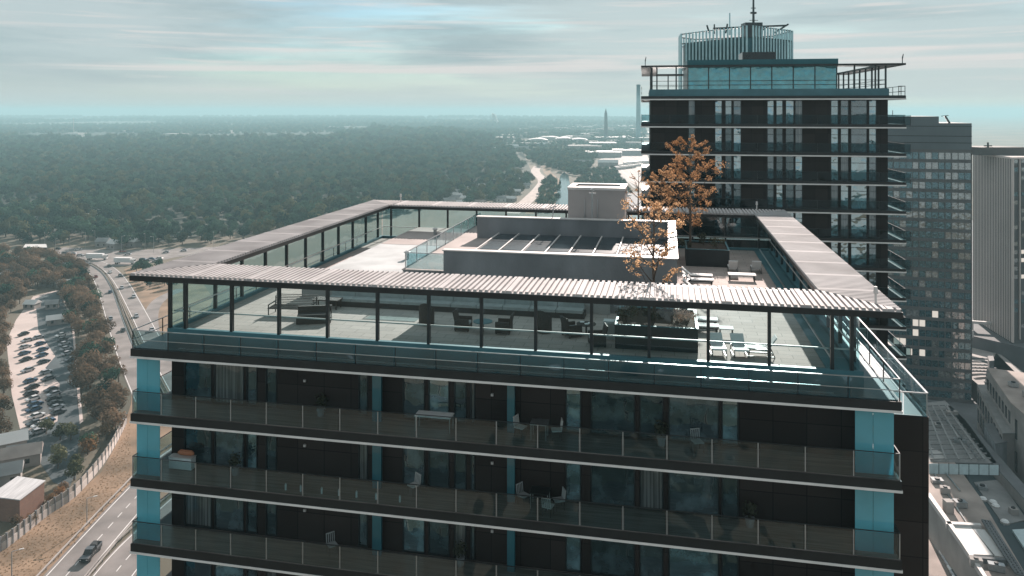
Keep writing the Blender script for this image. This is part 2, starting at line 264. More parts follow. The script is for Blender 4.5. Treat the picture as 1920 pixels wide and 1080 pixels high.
for k in range(4):
    zt = Z(12.01+FH*k); zbm = Z(12.52+FH*k)
    if k: tb('floor_slab', MB().box(0, W_, 0, D_, zbm+.1, zt-.03), M['fascia'])
    if k:
        tb('balcony_floor', MB().box(.05, W_-.05, .05, 2.0, zt-.03, zt), M['balc']); tb('balcony_floor', MB().box(W_-1.0, W_-.05, 2, D_-.1, zt-.03, zt), M['balc'])
    tb('edge_trim', ring(MB(), -.03, W_+.03, -.03, D_+.03, .3, zbm, zbm+.1), M['strip'])
    # storey below this slab
    z1 = zbm+.1; z0 = Z(12.01+FH*(k+1)); wl = MB(); x = .93
    for a, b, _ in WINS:
        if a-x > .01: wl.box(x, a, 2.0, 2.25, z0, z1)
        x = b
    wl.box(x, 35.2, 2.0, 2.25, z0, z1)
    for a, b, _ in WINS: wl.box(a, b, 2.0, 2.25, z1-.12, z1)
    wl.box(.93, 1.18, 2.25, D_-2, z0, z1); wl.box(34.95, 35.2, 2.25, D_-2, z0, z1); wl.box(.93, 35.2, D_-2, D_-1.75, z0, z1)
    tb('wall', wl, M['brown'])
    for i, (a, b, h) in enumerate(WINS):
        zl = z0+.03; zh = z1-.13
        fr = MB(); t = .06
        fr.box(a+.01, a+t, 1.97, 2.12, zl, zh); fr.box(b-t, b-.01, 1.97, 2.12, zl, zh); fr.box(a+t, b-t, 1.97, 2.12, zl, zl+.08); fr.box(a+t, b-t, 1.97, 2.12, zh-.08, zh)
        if i in (0, 1, 10, 12): fr.box(a+t, b-t, 1.98, 2.1, zl+2.25, zl+2.31)
        f = tb('window', fr, M['frame']); MB().box(a+t, b-t, 2.04, 2.07, zl+.08, zh-.08).build('pane', M[['pane', 'pane3', 'pane', 'curt', 'pane2', 'pane', 'pane3'][(i*3+k*5) % 7] if i not in (9,) else 'pane2'], f)
    # cyan corner screens and glass columns
    for a, b in ((.02, 1.34), (34.48, 36.0)):
        s = MB(); mid = (a+b)/2-.05
        s.box(a, mid-.008, .45, .48, z0, z1); s.box(mid+.008, b, .45, .48, z0, z1); tb('corner_screen', s, M['cyan'])
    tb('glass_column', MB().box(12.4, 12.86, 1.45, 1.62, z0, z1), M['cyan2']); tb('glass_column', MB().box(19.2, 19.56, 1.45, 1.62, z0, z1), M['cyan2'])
    # wall light, a small lamp on the cladding
    tb('wall_lamp', MB().box(18.3, 18.42, 1.9, 2.0, z0+1.5, z0+1.62), M['coping']); tb('wall_lamp', MB().box(8.5, 8.62, 1.9, 2.0, z0+1.5, z0+1.62), M['coping'])
    if k < 3:   # railing on the floor below
        zf = z0; rl = MB(); rl.bar((.06, .08, zf+1.08), (W_-.06, .08, zf+1.08), .045, .03); rl.bar((.06, .08, zf+1.08), (.06, 6, zf+1.08), .045, .03); rl.bar((W_-.06, .08, zf+1.08), (W_-.06, 20, zf+1.08), .045, .03)
        ra = tb('railing', rl, M['frame'])
        us = [.06]+[1.7+1.92*i for i in range(18)]+[W_-.06]
        for u in us[:-1]: MB().bar((u, .1, zf-.28), (u, .1, zf+1.06), .05, .035).build('post', M['rail'], ra)
        MB().bar((us[-1], .1, zf-.28), (us[-1], .1, zf+1.06), .05, .035).build('post', M['rail'], ra)
        for i in range(len(us)-1): MB().box(us[i]+.06, us[i+1]-.06, .07, .085, zf-.12, zf+1.04).build('glass_panel', M['rglass'], ra)
        for j in range(3):
            MB().box(W_-.07, W_-.055, .2+2*j, 2.1+2*j, zf, zf+1.04).build('glass_panel', M['rglass'], ra); MB().box(.055, .07, .2+1.9*j, 2.0+1.9*j, zf, zf+1.04).build('glass_panel', M['rglass'], ra)
            MB().bar((W_-.06, 2.15+2*j, zf-.25), (W_-.06, 2.15+2*j, zf+1.06), .05, .035).build('post', M['rail'], ra)
# top deck slab and walkway
tb('roof_slab', MB().box(0, W_, 0, D_, Z(12.42), Z(12.05)), M['fascia'])
wk = MB(); ring(wk, .12, W_-.12, .12, D_-.12, 1.2, Z(12.05)-.02, Z(12.01)); tb('walkway', wk, M['walkway'])
G0, G1u, GF, GB = 1.32, 34.9, 1.3, 31.6     # glass enclosure
cb = MB(); ring(cb, G0-.1, G1u+.1, GF-.08, GB+.1, .22, Z(12.02), Z(11.27)); tb('curb', cb, M['curb'])
tb('drain_strip', MB().bar((2.5, .35, Z(11.99)), (33.6, .35, Z(11.99)), .12, .03), M['rail'])
tb('terrace_floor', MB().box(G0+.14, 33.6, GF+.14, GB-.2, Z(12.0), Z(11.45)), M['tile'])
tb('gutter', MB().box(33.6, G1u-.15, GF+.14, GB-.2, Z(12.0), Z(11.42)), M['curb'])
tb('handrail', MB().tube([(33.9, 2.2, Z(11.1)), (33.9, 30, Z(11.1))], .06), M['rail'])
# deck edge railing
rl = MB()
for a, b in (((.06, .06), (W_-.06, .06)), ((.06, .06), (.06, 30)), ((W_-.06, .06), (W_-.06, 30))):
    rl.bar((*a, Z(11.12)), (*b, Z(11.12)), .05, .035); rl.bar((*a, Z(11.6)), (*b, Z(11.6)), .03, .03)
ra = tb('deck_railing', rl, M['rail'])
for i in range(19):
    u = .06+i*(W_-.12)/18; MB().bar((u, .1, Z(12.2)), (u, .1, Z(11.13)), .045, .03).build('post', M['frame'], ra)
    if i < 18: MB().box(u+.05, u+(W_-.12)/18-.05, .05, .065, Z(12.02), Z(11.15)).build('glass_panel', M['rglass'], ra)
for i in range(1, 13):
    for x in (.1, W_-.1): MB().bar((x, i*2.4, Z(12.2)), (x, i*2.4, Z(11.13)), .045, .03).build('post', M['frame'], ra)
# glass enclosure: posts, panes, rails
pu = [G0]+[2.23+2.625*i for i in range(13)]+[34.53]
for u in pu: tb('post', MB().box(u-.07, u+.07, GF-.07, GF+.12, Z(11.27), Z(8.62)), M['frame'])
pe = pu+[G1u]
for i in range(len(pe)-1): tb('glass_panel', MB().box(pe[i]+(.08 if i else -.02), pe[i+1]-.08, GF+.01, GF+.025, Z(11.26), Z(8.63)), M['glass'])
mr = MB(); mr.bar((G0+.1, GF+.2, Z(10.42)), (G1u-.1, GF+.2, Z(10.42)), .06, .06); mr.bar((G0+.2, GF+.2, Z(10.42)), (G0+.2, GB-.2, Z(10.42)), .05, .05); mr.bar((G1u-.2, GF+.2, Z(10.42)), (G1u-.2, GB-.2, Z(10.42)), .05, .05); mr.bar((G0+.1, GB-.2, Z(10.42)), (G1u-.1, GB-.2, Z(10.42)), .05, .05)
tb('guard_rail', mr, M['coping'])
pw = [2.6+2.8*i for i in range(11)]
for x in (G0, G1u):
    for v in pw: tb('post', MB().box(x-.09, x+.09, v-.07, v+.07, Z(11.27), Z(8.62)), M['frame'])
    q = [GF+.1]+pw+[GB]
    for i in range(len(q)-1): tb('glass_panel', MB().box(x-.008, x+.008, q[i]+.08, q[i+1]-.08, Z(11.26), Z(8.63)), M['glass'])
for i in range(13):
    tb('post', MB().box(2.2+2.65*i-.07, 2.2+2.65*i+.07, GB-.09, GB+.09, Z(11.27), Z(8.62)), M['frame'])
q = [G0]+[2.2+2.65*i for i in range(13)]+[G1u]
for i in range(len(q)-1): tb('glass_panel', MB().box(q[i]+.09, q[i+1]-.09, GB-.008, GB+.008, Z(11.26), Z(8.63)), M['glass'])
# corrugated canopy, mitred at the corners
CI, CS = 3.08, 2.70
def corrug(mb, flip, a0, a1, depth, rat0, rat1, mapf, pitch=.27, ztop=Z(8.24)):
    """rib rows along a (0..a1), each running 0..depth; mapf places (a, d, z)"""
    n = int((a1-a0)/pitch); p = (a1-a0)/n
    def lim(a): return max(0.02, min(depth, (a-a0)*rat0, (a1-a)*rat1))
    prof = [(0, 0), (.26, 0), (.32, .1), (.82, .1), (.88, 0)]
    pts = []
    for i in range(n):
        seam = (i % 12 == 0)
        for fx, fz in prof: pts.append((a0+(i+fx)*p, 0.105 if seam else fz))
    pts.append((a1, 0))
    b = len(mb.v)
    for a, z in pts:
        for j, fr in enumerate((0, 1)): mb.v.append(mapf(a, lim(a)*fr, ztop-.08+z))
        mb.v.append(mapf(a, lim(a), ztop-.12)); mb.v.append(mapf(a, 0, ztop-.12))
    for i in range(len(pts)-1):
        o = b+i*4; e = o+4
        for f in ((o, e, e+1, o+1), (o+1, e+1, e+2, o+2), (e, o, o+3, e+3), (o+2, e+2, e+3, o+3)):
            mb.f.append(f if not flip else f[::-1]); mb.m.append(0)
    return mb
cn = MB(); corrug(cn, False, 0, W_, CI, CI/CS, CI/CS, lambda a, d, z: (a, d, z)); tb('canopy_roof', cn, M['canopy'])
cn = MB(); corrug(cn, True, 0, W_, CI, CI/CS, CI/CS, lambda a, d, z: (a, D_-d, z)); tb('canopy_roof', cn, M['canopy'])
cn = MB(); corrug(cn, True, .03, D_-.03, CS, CS/CI, CS/CI, lambda a, d, z: (d, a, z)); tb('canopy_roof', cn, M['canopy_shaded'])
cn = MB(); corrug(cn, False, .03, D_-.03, CS, CS/CI, CS/CI, lambda a, d, z: (W_-d, a, z)); tb('canopy_roof', cn, M['canopy_shaded'])
fs = MB(); ring(fs, -.04, W_+.04, -.04, D_+.04, .14, Z(8.60), Z(8.34)); ring(fs, CS-.16, W_-CS+.16, CI-.16, D_-CI+.16, .14, Z(8.60), Z(8.31))
tb('canopy_frame', fs, M['fascia'])
sf = MB(); ring(sf, .1, W_-.1, .1, D_-.1, 2.44, Z(8.60)+.03, Z(8.60)+.06); tb('canopy_soffit', sf, M['plaster2'])
# roof structures
rd = MB(); rd.box(4.65, 27.17, 9.4, 31.3, Z(11.44), Z(10.39)); tb('raised_deck', rd, [M['plaster']])
tb('deck_surface', MB().box(4.7, 27.15, 9.45, 31.25, Z(10.39), Z(10.37)), M['deckw'])
tb('deck_surface', MB().box(4.75, 10.4, 22.5, 31.2, Z(10.37), Z(10.355)), M['deckp'])
tb('platform', MB().box(10.45, 13.68, 11.4, 30.0, Z(10.36), Z(9.93)), M['plaster'])
tb('platform_surface', MB().box(10.4, 13.68, 11.35, 30.05, Z(9.93), Z(9.88)), M['deckp'])
tb('kerb_strip', MB().box(10.0, 10.3, 10.2, 30.0, Z(10.365), Z(10.30)), M['coping'])
pb = MB(); pb.box(13.7, 27.2, 9.38, 9.78, Z(11.44), Z(8.26)); pb.box(26.75, 27.2, 9.78, 23.8, Z(11.44), Z(8.26)); pb.box(12.14, 27.2, 23.8, 24.3, Z(10.36), Z(8.26)); pb.box(13.7, 14.1, 9.78, 11.6, Z(10.36), Z(9.6)); tb('parapet_wall', pb, M['plaster'])
cp_ = MB(); cp_.box(13.64, 27.26, 9.32, 9.84, Z(8.26), Z(8.19)); cp_.box(26.69, 27.26, 9.84, 23.74, Z(8.26), Z(8.19)); cp_.box(12.08, 27.26, 23.74, 24.36, Z(8.26), Z(8.19)); tb('coping', cp_, M['coping'])
tb('bench_band', MB().box(4.9, 23.5, 9.05, 9.37, Z(11.44), Z(10.86)), M['plaster2'])
tb('recess_floor', MB().box(13.69, 26.7, 9.8, 23.75, Z(9.9), Z(9.62)), M['black'])
for i in range(8):
    x = 13.95+1.58*i
    for j in range(4):
        tb('solar_panel', MB().box(x+.08, x+1.46, 10.3+3.3*j, 13.5+3.3*j, Z(9.5), Z(9.44)), M['panel'])
    tb('panel_beam', MB().box(x-.045, x+.045, 10.2, 23.5, Z(9.43), Z(9.36)), M['coping'])
lf = MB(); lf.box(18.97, 23.4, 26.0, 29.6, Z(10.36), Z(6.2)); tb('lift_house', lf, M['plaster2'])
lc = MB(); ring(lc, 18.92, 23.45, 25.95, 29.65, .5, Z(6.2), Z(6.0)); tb('coping', lc, M['coping']); tb('hatch', MB().box(19.5, 22.9, 26.5, 29.1, Z(6.2), Z(6.15)), M['black'])
fr = MB()
for x in (20.3, 21.3): fr.bar((x, 25.97, Z(8.4)), (x, 25.97, Z(6.9)), .05)
tb('door', fr, M['rail'])
bl = MB(); bl.bar((10.6, 11.5, Z(8.86)), (10.6, 29.5, Z(8.86)), .05); bl.bar((10.6, 11.5, Z(8.86)), (13.6, 11.5, Z(8.86)), .05)
bs = tb('balustrade', bl, M['rail'])
for i in range(9): MB().bar((10.6, 11.5+2.2*i, Z(9.9)), (10.6, 11.5+2.2*i, Z(8.87)), .05).build('post', M['rail'], bs); MB().box(10.59, 10.61, 11.6+2.2*i, 13.6+2.2*i, Z(9.85), Z(8.9)).build('glass_panel', M['rglass'], bs)
MB().box(10.7, 13.6, 11.49, 11.51, Z(9.85), Z(8.9)).build('glass_panel', M['rglass'], bs)
# antenna on the lift house front
an = MB(); an.tube([(21.0, 24.6, Z(8.2)), (21.0, 24.6, Z(5.95))], .05); an.bar((20.75, 24.6, Z(6.3)), (21.3, 24.6, Z(6.3)), .06); an.bar((20.9, 24.5, Z(6.1)), (21.1, 24.7, Z(6.0)), .2); tb('aerial', MB().bar((18.0, 24.2, Z(8.2)), (18.1, 24.2, Z(7.4)), .07).bar((17.8, 24.2, Z(7.45)), (18.3, 24.2, Z(7.3)), .07), M['rail'])
tb('antenna', an, M['rail'])
for (u, v) in ((3.0, 31.9), (35.4, .9), (33.9, 32.2)):
    an = MB(); an.tube([(u, v, Z(8.24)), (u, v, Z(7.75))], .05); an.tube([(u, v, Z(7.78)), (u, v, Z(7.5))], [.1, .07]); tb('beacon', an, M['coping'])
# side stair wing
wg = MB(); wg.box(W_+.02, 38.4, 3.9, 30, 0, Z(14.02)); tb('side_wing', wg, M['brown'])
wg = MB(); wg.box(W_+.05, 38.37, 3.93, 29.9, Z(14.02), Z(13.99)); tb('side_wing_roof', wg, M['walkway'])
wg = MB(); wg.bar((W_+.1, 3.95, Z(12.95)), (38.35, 3.95, Z(12.95)), .05); wg.bar((38.35, 3.95, Z(12.95)), (38.35, 29.9, Z(12.95)), .09, .06)
ra = tb('side_railing', wg, M['rail'])
MB().box(W_+.15, 37.3, 3.94, 3.955, Z(13.98), Z(13.0)).build('glass_panel', M['rglass'], ra); MB().box(37.36, 38.3, 3.94, 3.955, Z(13.98), Z(13.0)).build('glass_panel', M['rglass'], ra)
for i in range(12): MB().box(38.34, 38.355, 4.1+2.15*i, 6.1+2.15*i, Z(13.98), Z(13.0)).build('glass_panel', M['rglass'], ra); MB().bar((38.35, 4+2.15*i, Z(13.99)), (38.35, 4+2.15*i, Z(12.96)), .04).build('post', M['rail'], ra)
# storeys below the photo's lower edge
lo = MB(); z = Z(12.01+FH*4)
lo.box(.93, 35.2, 2, D_-1.75, 0, z)
for k in range(4, 25): lo.box(0, W_, 0, D_, Z(12.52+FH*k), Z(12.01+FH*k), 1)
lo.build('lower_storeys', [M['brown'], M['fascia']], T)
# ================================================================== ROOF TERRACE FURNITURE (each its own thing)
rng = random.Random(4)
FLZ = 11.445
def armchair(label, u, v, rot, m1='wicker', m2='cush'):
    t = thing('armchair', uw(u, v, FLZ), -TH+rot, label, 'armchair', 'chairs on the roof terrace')
    b = MB()
    for x in (-.36, .36): b.box(x-.05, x+.05, -.38, .38, .05, .62)
    b.box(-.31, .31, -.36, .36, .12, .32)
    for x in (-.36, .36):
        for y in (-.33, .33): b.box(x-.03, x+.03, y-.03, y+.03, 0, .06)
    b.build('frame', M[m1], t)
    MB().bar((-.0, .30, .3), (0, .46, 1.0), .74, .08).build('backrest', M[m1], t)
    c = MB(); c.box(-.3, .3, -.36, .26, .325, .45); c.build('seat', M[m2], t); return t
def wrap_back(label, u, v, rot):
    t = thing('armchair', uw(u, v, FLZ), -TH+rot, label, 'armchair', 'chairs on the roof terrace')
    b = MB(); n = 14
    for i in range(n):
        a0 = math.pi*(-.12+1.24*i/n); a1 = math.pi*(-.12+1.24*(i+1)/n); h0 = .75+.45*math.sin(max(0, min(math.pi, a0))); h1 = .75+.45*math.sin(max(0, min(math.pi, a1)))
        for r0, r1 in ((.42, .36),):
            p = [(r0*math.cos(a0), r0*math.sin(a0)), (r0*math.cos(a1), r0*math.sin(a1)), (r1*math.cos(a1), r1*math.sin(a1)), (r1*math.cos(a0), r1*math.sin(a0))]
            k = len(b.v); b.v += [(*q, .04) for q in p]+[(*p[0], h0), (*p[1], h1), (*p[2], h1), (*p[3], h0)]
            b.f += [(k, k+1, k+5, k+4), (k+2, k+3, k+7, k+6), (k+4, k+5, k+6, k+7), (k, k+4, k+7, k+3), (k+1, k+2, k+6, k+5)]; b.m += [0]*5
    b.build('shell', M['wicker'], t); MB().tube([(0, 0, .05), (0, 0, .4)], [.35, .35], 14).build('seat', M['cush'], t); return t
wrap_back('tall rounded black wicker chair standing alone left of the middle behind the front glass', 14.0, 5.2, math.pi)
wrap_back('dark rounded wicker chair near the middle of the terrace facing the glass', 20.4, 5.0, math.pi*.9)
armchair('grey cushioned chair beside the first low table, its back to the left', 16.2, 4.6, math.pi/2)
armchair('grey cushioned chair on the right side of the first low table', 18.4, 4.5, -math.pi/2)
armchair('grey cushioned chair between the dark rounded chair and the second low table', 21.9, 4.6, 2.2)
armchair('grey cushioned chair left of the black planter', 23.3, 3.3, -1.3)
# wide slatted daybed and rattan sofa at the left end
t = thing('slatted_bench', uw(6.0, 5.6, FLZ), -TH+.1, 'dark slatted bench with metal legs at the left end of the terrace', 'bench')
b = MB()
for i in range(9): b.box(-1.25, 1.25, -.5+i*.115, -.42+i*.115, .40, .44)
b.build('seat', M['wicker'], t); b = MB()
for i in range(6): b.bar((-1.25, .56+.03*i, .5+i*.09), (1.25, .56+.03*i, .5+i*.09), .07, .03)
b.build('backrest', M['wicker'], t)
for x in (-1.2, 1.2):
    b = MB(); b.bar((x, -.48, 0), (x, -.48, .62), .05); b.bar((x, .5, 0), (x, .55, .9), .05); b.bar((x, -.48, .62), (x, .5, .62), .05); b.build('leg', M['frame'], t)
t = thing('rattan_sofa', uw(7.9, 4.4, FLZ), -TH+.35, 'low black rattan sofa block beside the slatted bench', 'sofa')
b = MB(); b.box(-.9, .9, -.45, .45, .02, .36); b.build('frame', M['wicker'], t); b = MB(); b.box(-.9, .9, .28, .45, .36, .8); b.build('backrest', M['wicker'], t); MB().box(-.85, .85, -.43, .27, .362, .5).build('seat', M['black'], t)
t = thing('low_table', uw(7.3, 7.3, FLZ), -TH, 'dark flat table behind the rattan sofa', 'table')
MB().box(-.8, .8, -.4, .4, .5, .56).build('tabletop', M['wicker'], t)
for x in (-.7, .7):
    for y in (-.32, .32): MB().box(x-.03, x+.03, y-.03, y+.03, 0, .5).build('leg', M['wicker'], t)
t = thing('bench_sofa', uw(14.6, 8.2, FLZ), -TH, 'long pale grey cushioned bench running along the shaded wall', 'sofa')
MB().box(-7.6, 7.6, -.4, .55, 0, .3).build('base', M['black'], t); b = MB(); c = MB()
for i in range(10): b.box(-7.55+1.51*i, -6.08+1.51*i, -.42, .3, .3, .46); c.box(-7.55+1.51*i, -6.08+1.51*i, .3, .52, .46, .95)
b.build('seat', M['cush'], t); c.build('backrest', M['cush'], t)
for n, (u, v, lb) in enumerate([(17.3, 4.4, 'round low table between two grey cushioned chairs'), (22.6, 5.0, 'round low table set with white dishes near the planter')]):
    t = thing('round_table', uw(u, v, FLZ), -TH, lb, 'table', 'low tables on the roof terrace')
    MB().tube([(0, 0, .52), (0, 0, .56)], .5, 20).build('tabletop', M['curb' if n == 0 else 'wicker'], t); MB().tube([(0, 0, 0), (0, 0, .52)], .05, 8).build('leg', M['frame'], t)
    if n:
        for i, (x, y) in enumerate([(-.2, .1), (.2, -.05), (0, -.25)]): tag(MB().tube([(0, 0, 0), (0, 0, .05), (0, 0, .06)], [.06, .13, .13], 12).build('plate', M['white'], None, False, uw(u, v, FLZ-.56)+Vector((x, y, 0))), f"white dish on the low table, {['left', 'right', 'front'][i]} one of three", 'dish', 'dishes on the low table')
t = thing('side_cabinet', uw(23.8, 4.6, FLZ), -TH, 'small white square cabinet left of the black planter', 'cabinet')
MB().box(-.28, .28, -.25, .25, 0, .9).build('body', M['white'], t); MB().box(-.2, .2, -.27, -.25, .1, .8).build('door', M['coping'], t)
# white lounge chairs, front right
def lounge(label, u, v, rot, back=.9, ln=1.35, name='lounge_chair', group='white lounge chairs on the front right of the terrace'):
    t = thing(name, uw(u, v, FLZ), -TH+rot, label, 'lounge chair', group)
    b = MB(); b.bar((0, -ln/2, .36), (0, ln*.18, .30), .62, .07); b.build('seat', M['white'], t)
    MB().bar((0, ln*.18, .32), (0, ln*.18+.5*math.cos(back)+.1, .32+.75*math.sin(back)), .62, .06).build('backrest', M['white'], t)
    for x in (-.32, .32):
        b = MB(); b.bar((x, -ln*.4, .34), (x, -ln*.45, 0), .035); b.bar((x, ln*.3, .34), (x, ln*.42, 0), .035); b.bar((x, -ln*.45, .02), (x, ln*.42, .02), .03); b.bar((x, -ln*.35, .34), (x, ln*.3, .36), .035); b.build('leg_frame', M['frame'], t)
    return t
lounge('white lounge chair in side view, rightmost of the three at the front right', 31.0, 3.3, -math.pi/2)
lounge('white lounge chair, middle of the three at the front right', 30.0, 3.25, .1, .6)
lounge('white lounge chair half hidden by the glass post, leftmost of the three', 29.0, 3.2, .1, .6)
sg = 'sun loungers along the right wall of the roof block'
def sunbed(label, u, v, ang, group=sg):
    t = thing('sun_lounger', uw(u, v, FLZ), -TH+ang, label, 'sun lounger', group)
    MB().box(-.2, 1.25, -.33, .33, .30, .37).build('mattress', M['white'], t)
    MB().bar((-.2, 0, .33), (-.78, 0, .80), .66, .06).build('backrest', M['white'], t)
    MB().box(-.7, 1.2, -.3, .3, .22, .27).build('frame', M['frame'], t)
    for x in (-.6, 1.1):
        for y in (-.27, .27): MB().box(x-.03, x+.03, y-.03, y+.03, 0, .22).build('leg', M['frame'], t)
for i, v in enumerate((19.3, 17.9, 15.6, 14.2)): sunbed(f"white sun lounger beside the roof block, {['farthest', 'second farthest', 'third farthest', 'fourth farthest'][i]} of the row", 28.4, v, 0)
sunbed('white sun lounger seen through the front glass behind the flower bed', 28.05, 8.0, 0)
sunbed('white sun lounger nearest to the flower bed, its back raised', 28.05, 6.7, 0)
lounge('white armchair in the shade in front of the rear planter', 31.2, 22.4, math.pi, name='garden_chair', group='white chairs in the shaded rear corner')
lounge('white armchair in the shade near the right glass wall', 32.8, 22.6, math.pi, name='garden_chair', group='white chairs in the shaded rear corner')
t = thing('garden_table', uw(31.6, 19.8, FLZ), -TH, 'low white table on the shaded part of the terrace', 'table')
MB().box(-.9, .9, -.4, .4, .36, .42).build('tabletop', M['white'], t)
for x in (-.8, .8):
    for y in (-.3, .3): MB().box(x-.03, x+.03, y-.03, y+.03, 0, .36).build('leg', M['frame'], t)
t = thing('side_table', uw(29.6, 6.1, FLZ), -TH, 'small pale table beside the flower bed', 'table')
MB().box(-.35, .35, -.3, .3, .4, .45).build('tabletop', M['white'], t)
for x in (-.3, .3):
    for y in (-.25, .25): MB().box(x-.02, x+.02, y-.02, y+.02, 0, .4).build('leg', M['frame'], t)
# planters
def planter(label, u0, u1, v0, v1, h, t=.08):
    o = thing('planter', uw((u0+u1)/2, (v0+v1)/2, FLZ), -TH, label, 'planter', 'planters on the roof terrace'); a, b_ = (u1-u0)/2, (v1-v0)/2
    m = MB(); ring(m, -a, a, -b_, b_, t, 0, h); m.build('box', M['black'], o); MB().box(-a+t, a-t, -b_+t, b_-t, .02, h-.12).build('soil', M['soil'], o)
    m = MB(); ring(m, -a-.02, a+.02, -b_-.02, b_+.02, .12, h, h+.03); m.build('rim', M['curb'], o); return o
planter('long black planter behind the front glass holding the nearer orange tree', 24.2, 28.1, 3.0, 6.6, 1.12)
planter('black planter in the shaded rear corner holding the taller orange tree', 28.0, 31.1, 23.9, 27.6, 1.25)
planter('low black planter behind the roof block at the base of the rear shrub tree', 23.9, 27.0, 26.0, 28.05, 1.2)
def leafcloud(mb, c, r, n, size, rg, squash=1.0, shell=.45, m=0, rnd=.7):
    for _ in range(n):
        d = Vector((rg.gauss(0, 1), rg.gauss(0, 1), rg.gauss(0, 1))); d.normalize(); q = c+Vector((d.x*r, d.y*r, d.z*r*squash))*(shell+(1-shell)*rg.random())
        nrm = (d+Vector((rg.uniform(-1, 1), rg.uniform(-1, 1), rg.uniform(-.4, 1)))*rnd).normalized(); t1 = nrm.orthogonal().normalized()
        t1 = Matrix.Rotation(rg.uniform(0, 6.28), 3, nrm) @ t1; t2 = nrm.cross(t1); s = size*rg.uniform(.6, 1.3)
        mb.quad(q-t1*s*.5-t2*s*.25, q+t1*s*.1-t2*s*.45, q+t1*s*.55+t2*s*.1, q-t1*s*.05+t2*s*.5, m)
def shrub(label, u, v, zb, r, n, m, size=.09, grp='shrubs in the terrace planters', nm='shrub'):
    t = thing(nm, uw(u, v, zb), 0, label, nm.split('_')[-1], grp); b = MB()
    for _ in range(max(3, int(r*7))):
        leafcloud(b, Vector((rng.uniform(-r, r)*.7, rng.uniform(-r, r)*.7, r*.4+rng.random()*r*.9)), r*.45, n//6, size, rng)
    b.build('foliage', M[m], t); s = MB()
    for _ in range(7):
        a = rng.uniform(0, 6.28); s.tube([(0, 0, -.05), (math.cos(a)*r*.3, math.sin(a)*r*.3, r*.6), (math.cos(a)*r*.55, math.sin(a)*r*.55, r*(1.1+.5*rng.random()))], [.015, .01, .004], 4)
    s.build('stem', M['bark'], t)
for i, (u, v, r) in enumerate([(24.7, 4.0, .75), (25.2, 5.6, .8), (26.9, 4.6, .7), (26.0, 3.7, .5), (27.5, 5.8, .55)]):
    shrub(['dark leafy shrub at the left end of the front planter', 'dark shrub at the back left of the front planter', 'dark shrub right of the nearer orange tree trunk', 'small dark shrub at the foot of the nearer orange tree', 'dark shrub at the back right corner of the front planter'][i], u, v, 10.42, r, 900, 'bush')
shrub('pale brownish flower bed at the right end of the front planter', 27.6, 4.0, 10.42, .62, 1400, 'pinkf', .06, nm='flower_bush')
for i, (u, v) in enumerate([(28.05, 24.6), (30.3, 24.8), (29.4, 26.8)]): shrub(['dark shrub at the left front of the rear planter', 'dark shrub at the right front of the rear planter', 'dark shrub at the back of the rear planter'][i], u, v, 10.3, .6, 500, 'bush')
# autumn trees
def autumn_tree(label, u, v, zb, H, Rr, leaves, seed, dens=1.0, lean=0, lower=.22, group='orange autumn trees on the roof terrace'):
    rg = random.Random(seed); t = thing('autumn_tree', uw(u, v, zb), rg.uniform(0, 6), label, 'tree', group)
    tr = MB(); top = Vector((lean, 0, H)); n = 7
    tr.tube([Vector((lean*(i/n)**2, math.sin(i*1.3)*.04, H*i/n)) for i in range(n+1)], [.085*(1-i/n)**.8+.012 for i in range(n+1)], 7); lf = MB()
    nb = int(26*dens)+6; lfN = leaves//nb
    for i in range(nb):
        f = lower+(1-lower)*(i+rg.random())/nb; base = Vector((lean*f*f, 0, H*f)); a = i*2.4+rg.uniform(-.4, .4)
        prof = math.sin(math.pi*min(1, (1-(f-lower)/(1-lower))*.62+.10)); ln = Rr*prof*rg.uniform(.65, 1.15)
        d = Vector((math.cos(a), math.sin(a), rg.uniform(.55, 1.0))).normalized(); p1 = base+d*ln*.5; p2 = base+d*ln+Vector((0, 0, ln*.12))
        tr.tube([base, p1, p2], [.04*(1-f)+.018, .022, .008], 4, cap=False)
        for j in range(7):
            g = rg.uniform(.3, 1); bp = base+(p2-base)*g; a2 = a+rg.choice((-1, 1))*rg.uniform(.4, 1.1); sl = ln*.36*rg.uniform(.5, 1.1)
            e = bp+Vector((math.cos(a2), math.sin(a2), rg.uniform(.1, .8))).normalized()*sl; tr.tube([bp, e], [.014, .005], 3, cap=False)
            if rg.random() < dens+.25: leafcloud(lf, bp.lerp(e, .75), sl*.42+.07, max(3, lfN//6), .088, rg, .75, .1)
        if rg.random() < dens: leafcloud(lf, p2, .22, lfN//5, .088, rg, .8, .1)
    tr.build('trunk', M['bark'], t); lf.build('crown', M['orange'], t); return t
autumn_tree('nearer half-bare tree with sparse orange leaves rising from the front planter', 26.0, 5.0, 10.5, 5.6, 2.3, 2300, 5, .5)
autumn_tree('taller dense orange tree in the rear planter against the dark rear tower', 28.35, 25.4, 10.3, 7.8, 2.5, 5200, 11, .85, lower=.1)
autumn_tree('small orange tree just left of the taller one, behind the roof block', 26.2, 27.2, 10.3, 5.6, 1.6, 2200, 17, .8, lower=.25)
autumn_tree('nearly bare pale tree beside the lift house', 24.4, 27.4, 10.3, 5.4, 1.3, 380, 23, .35, lower=.25)
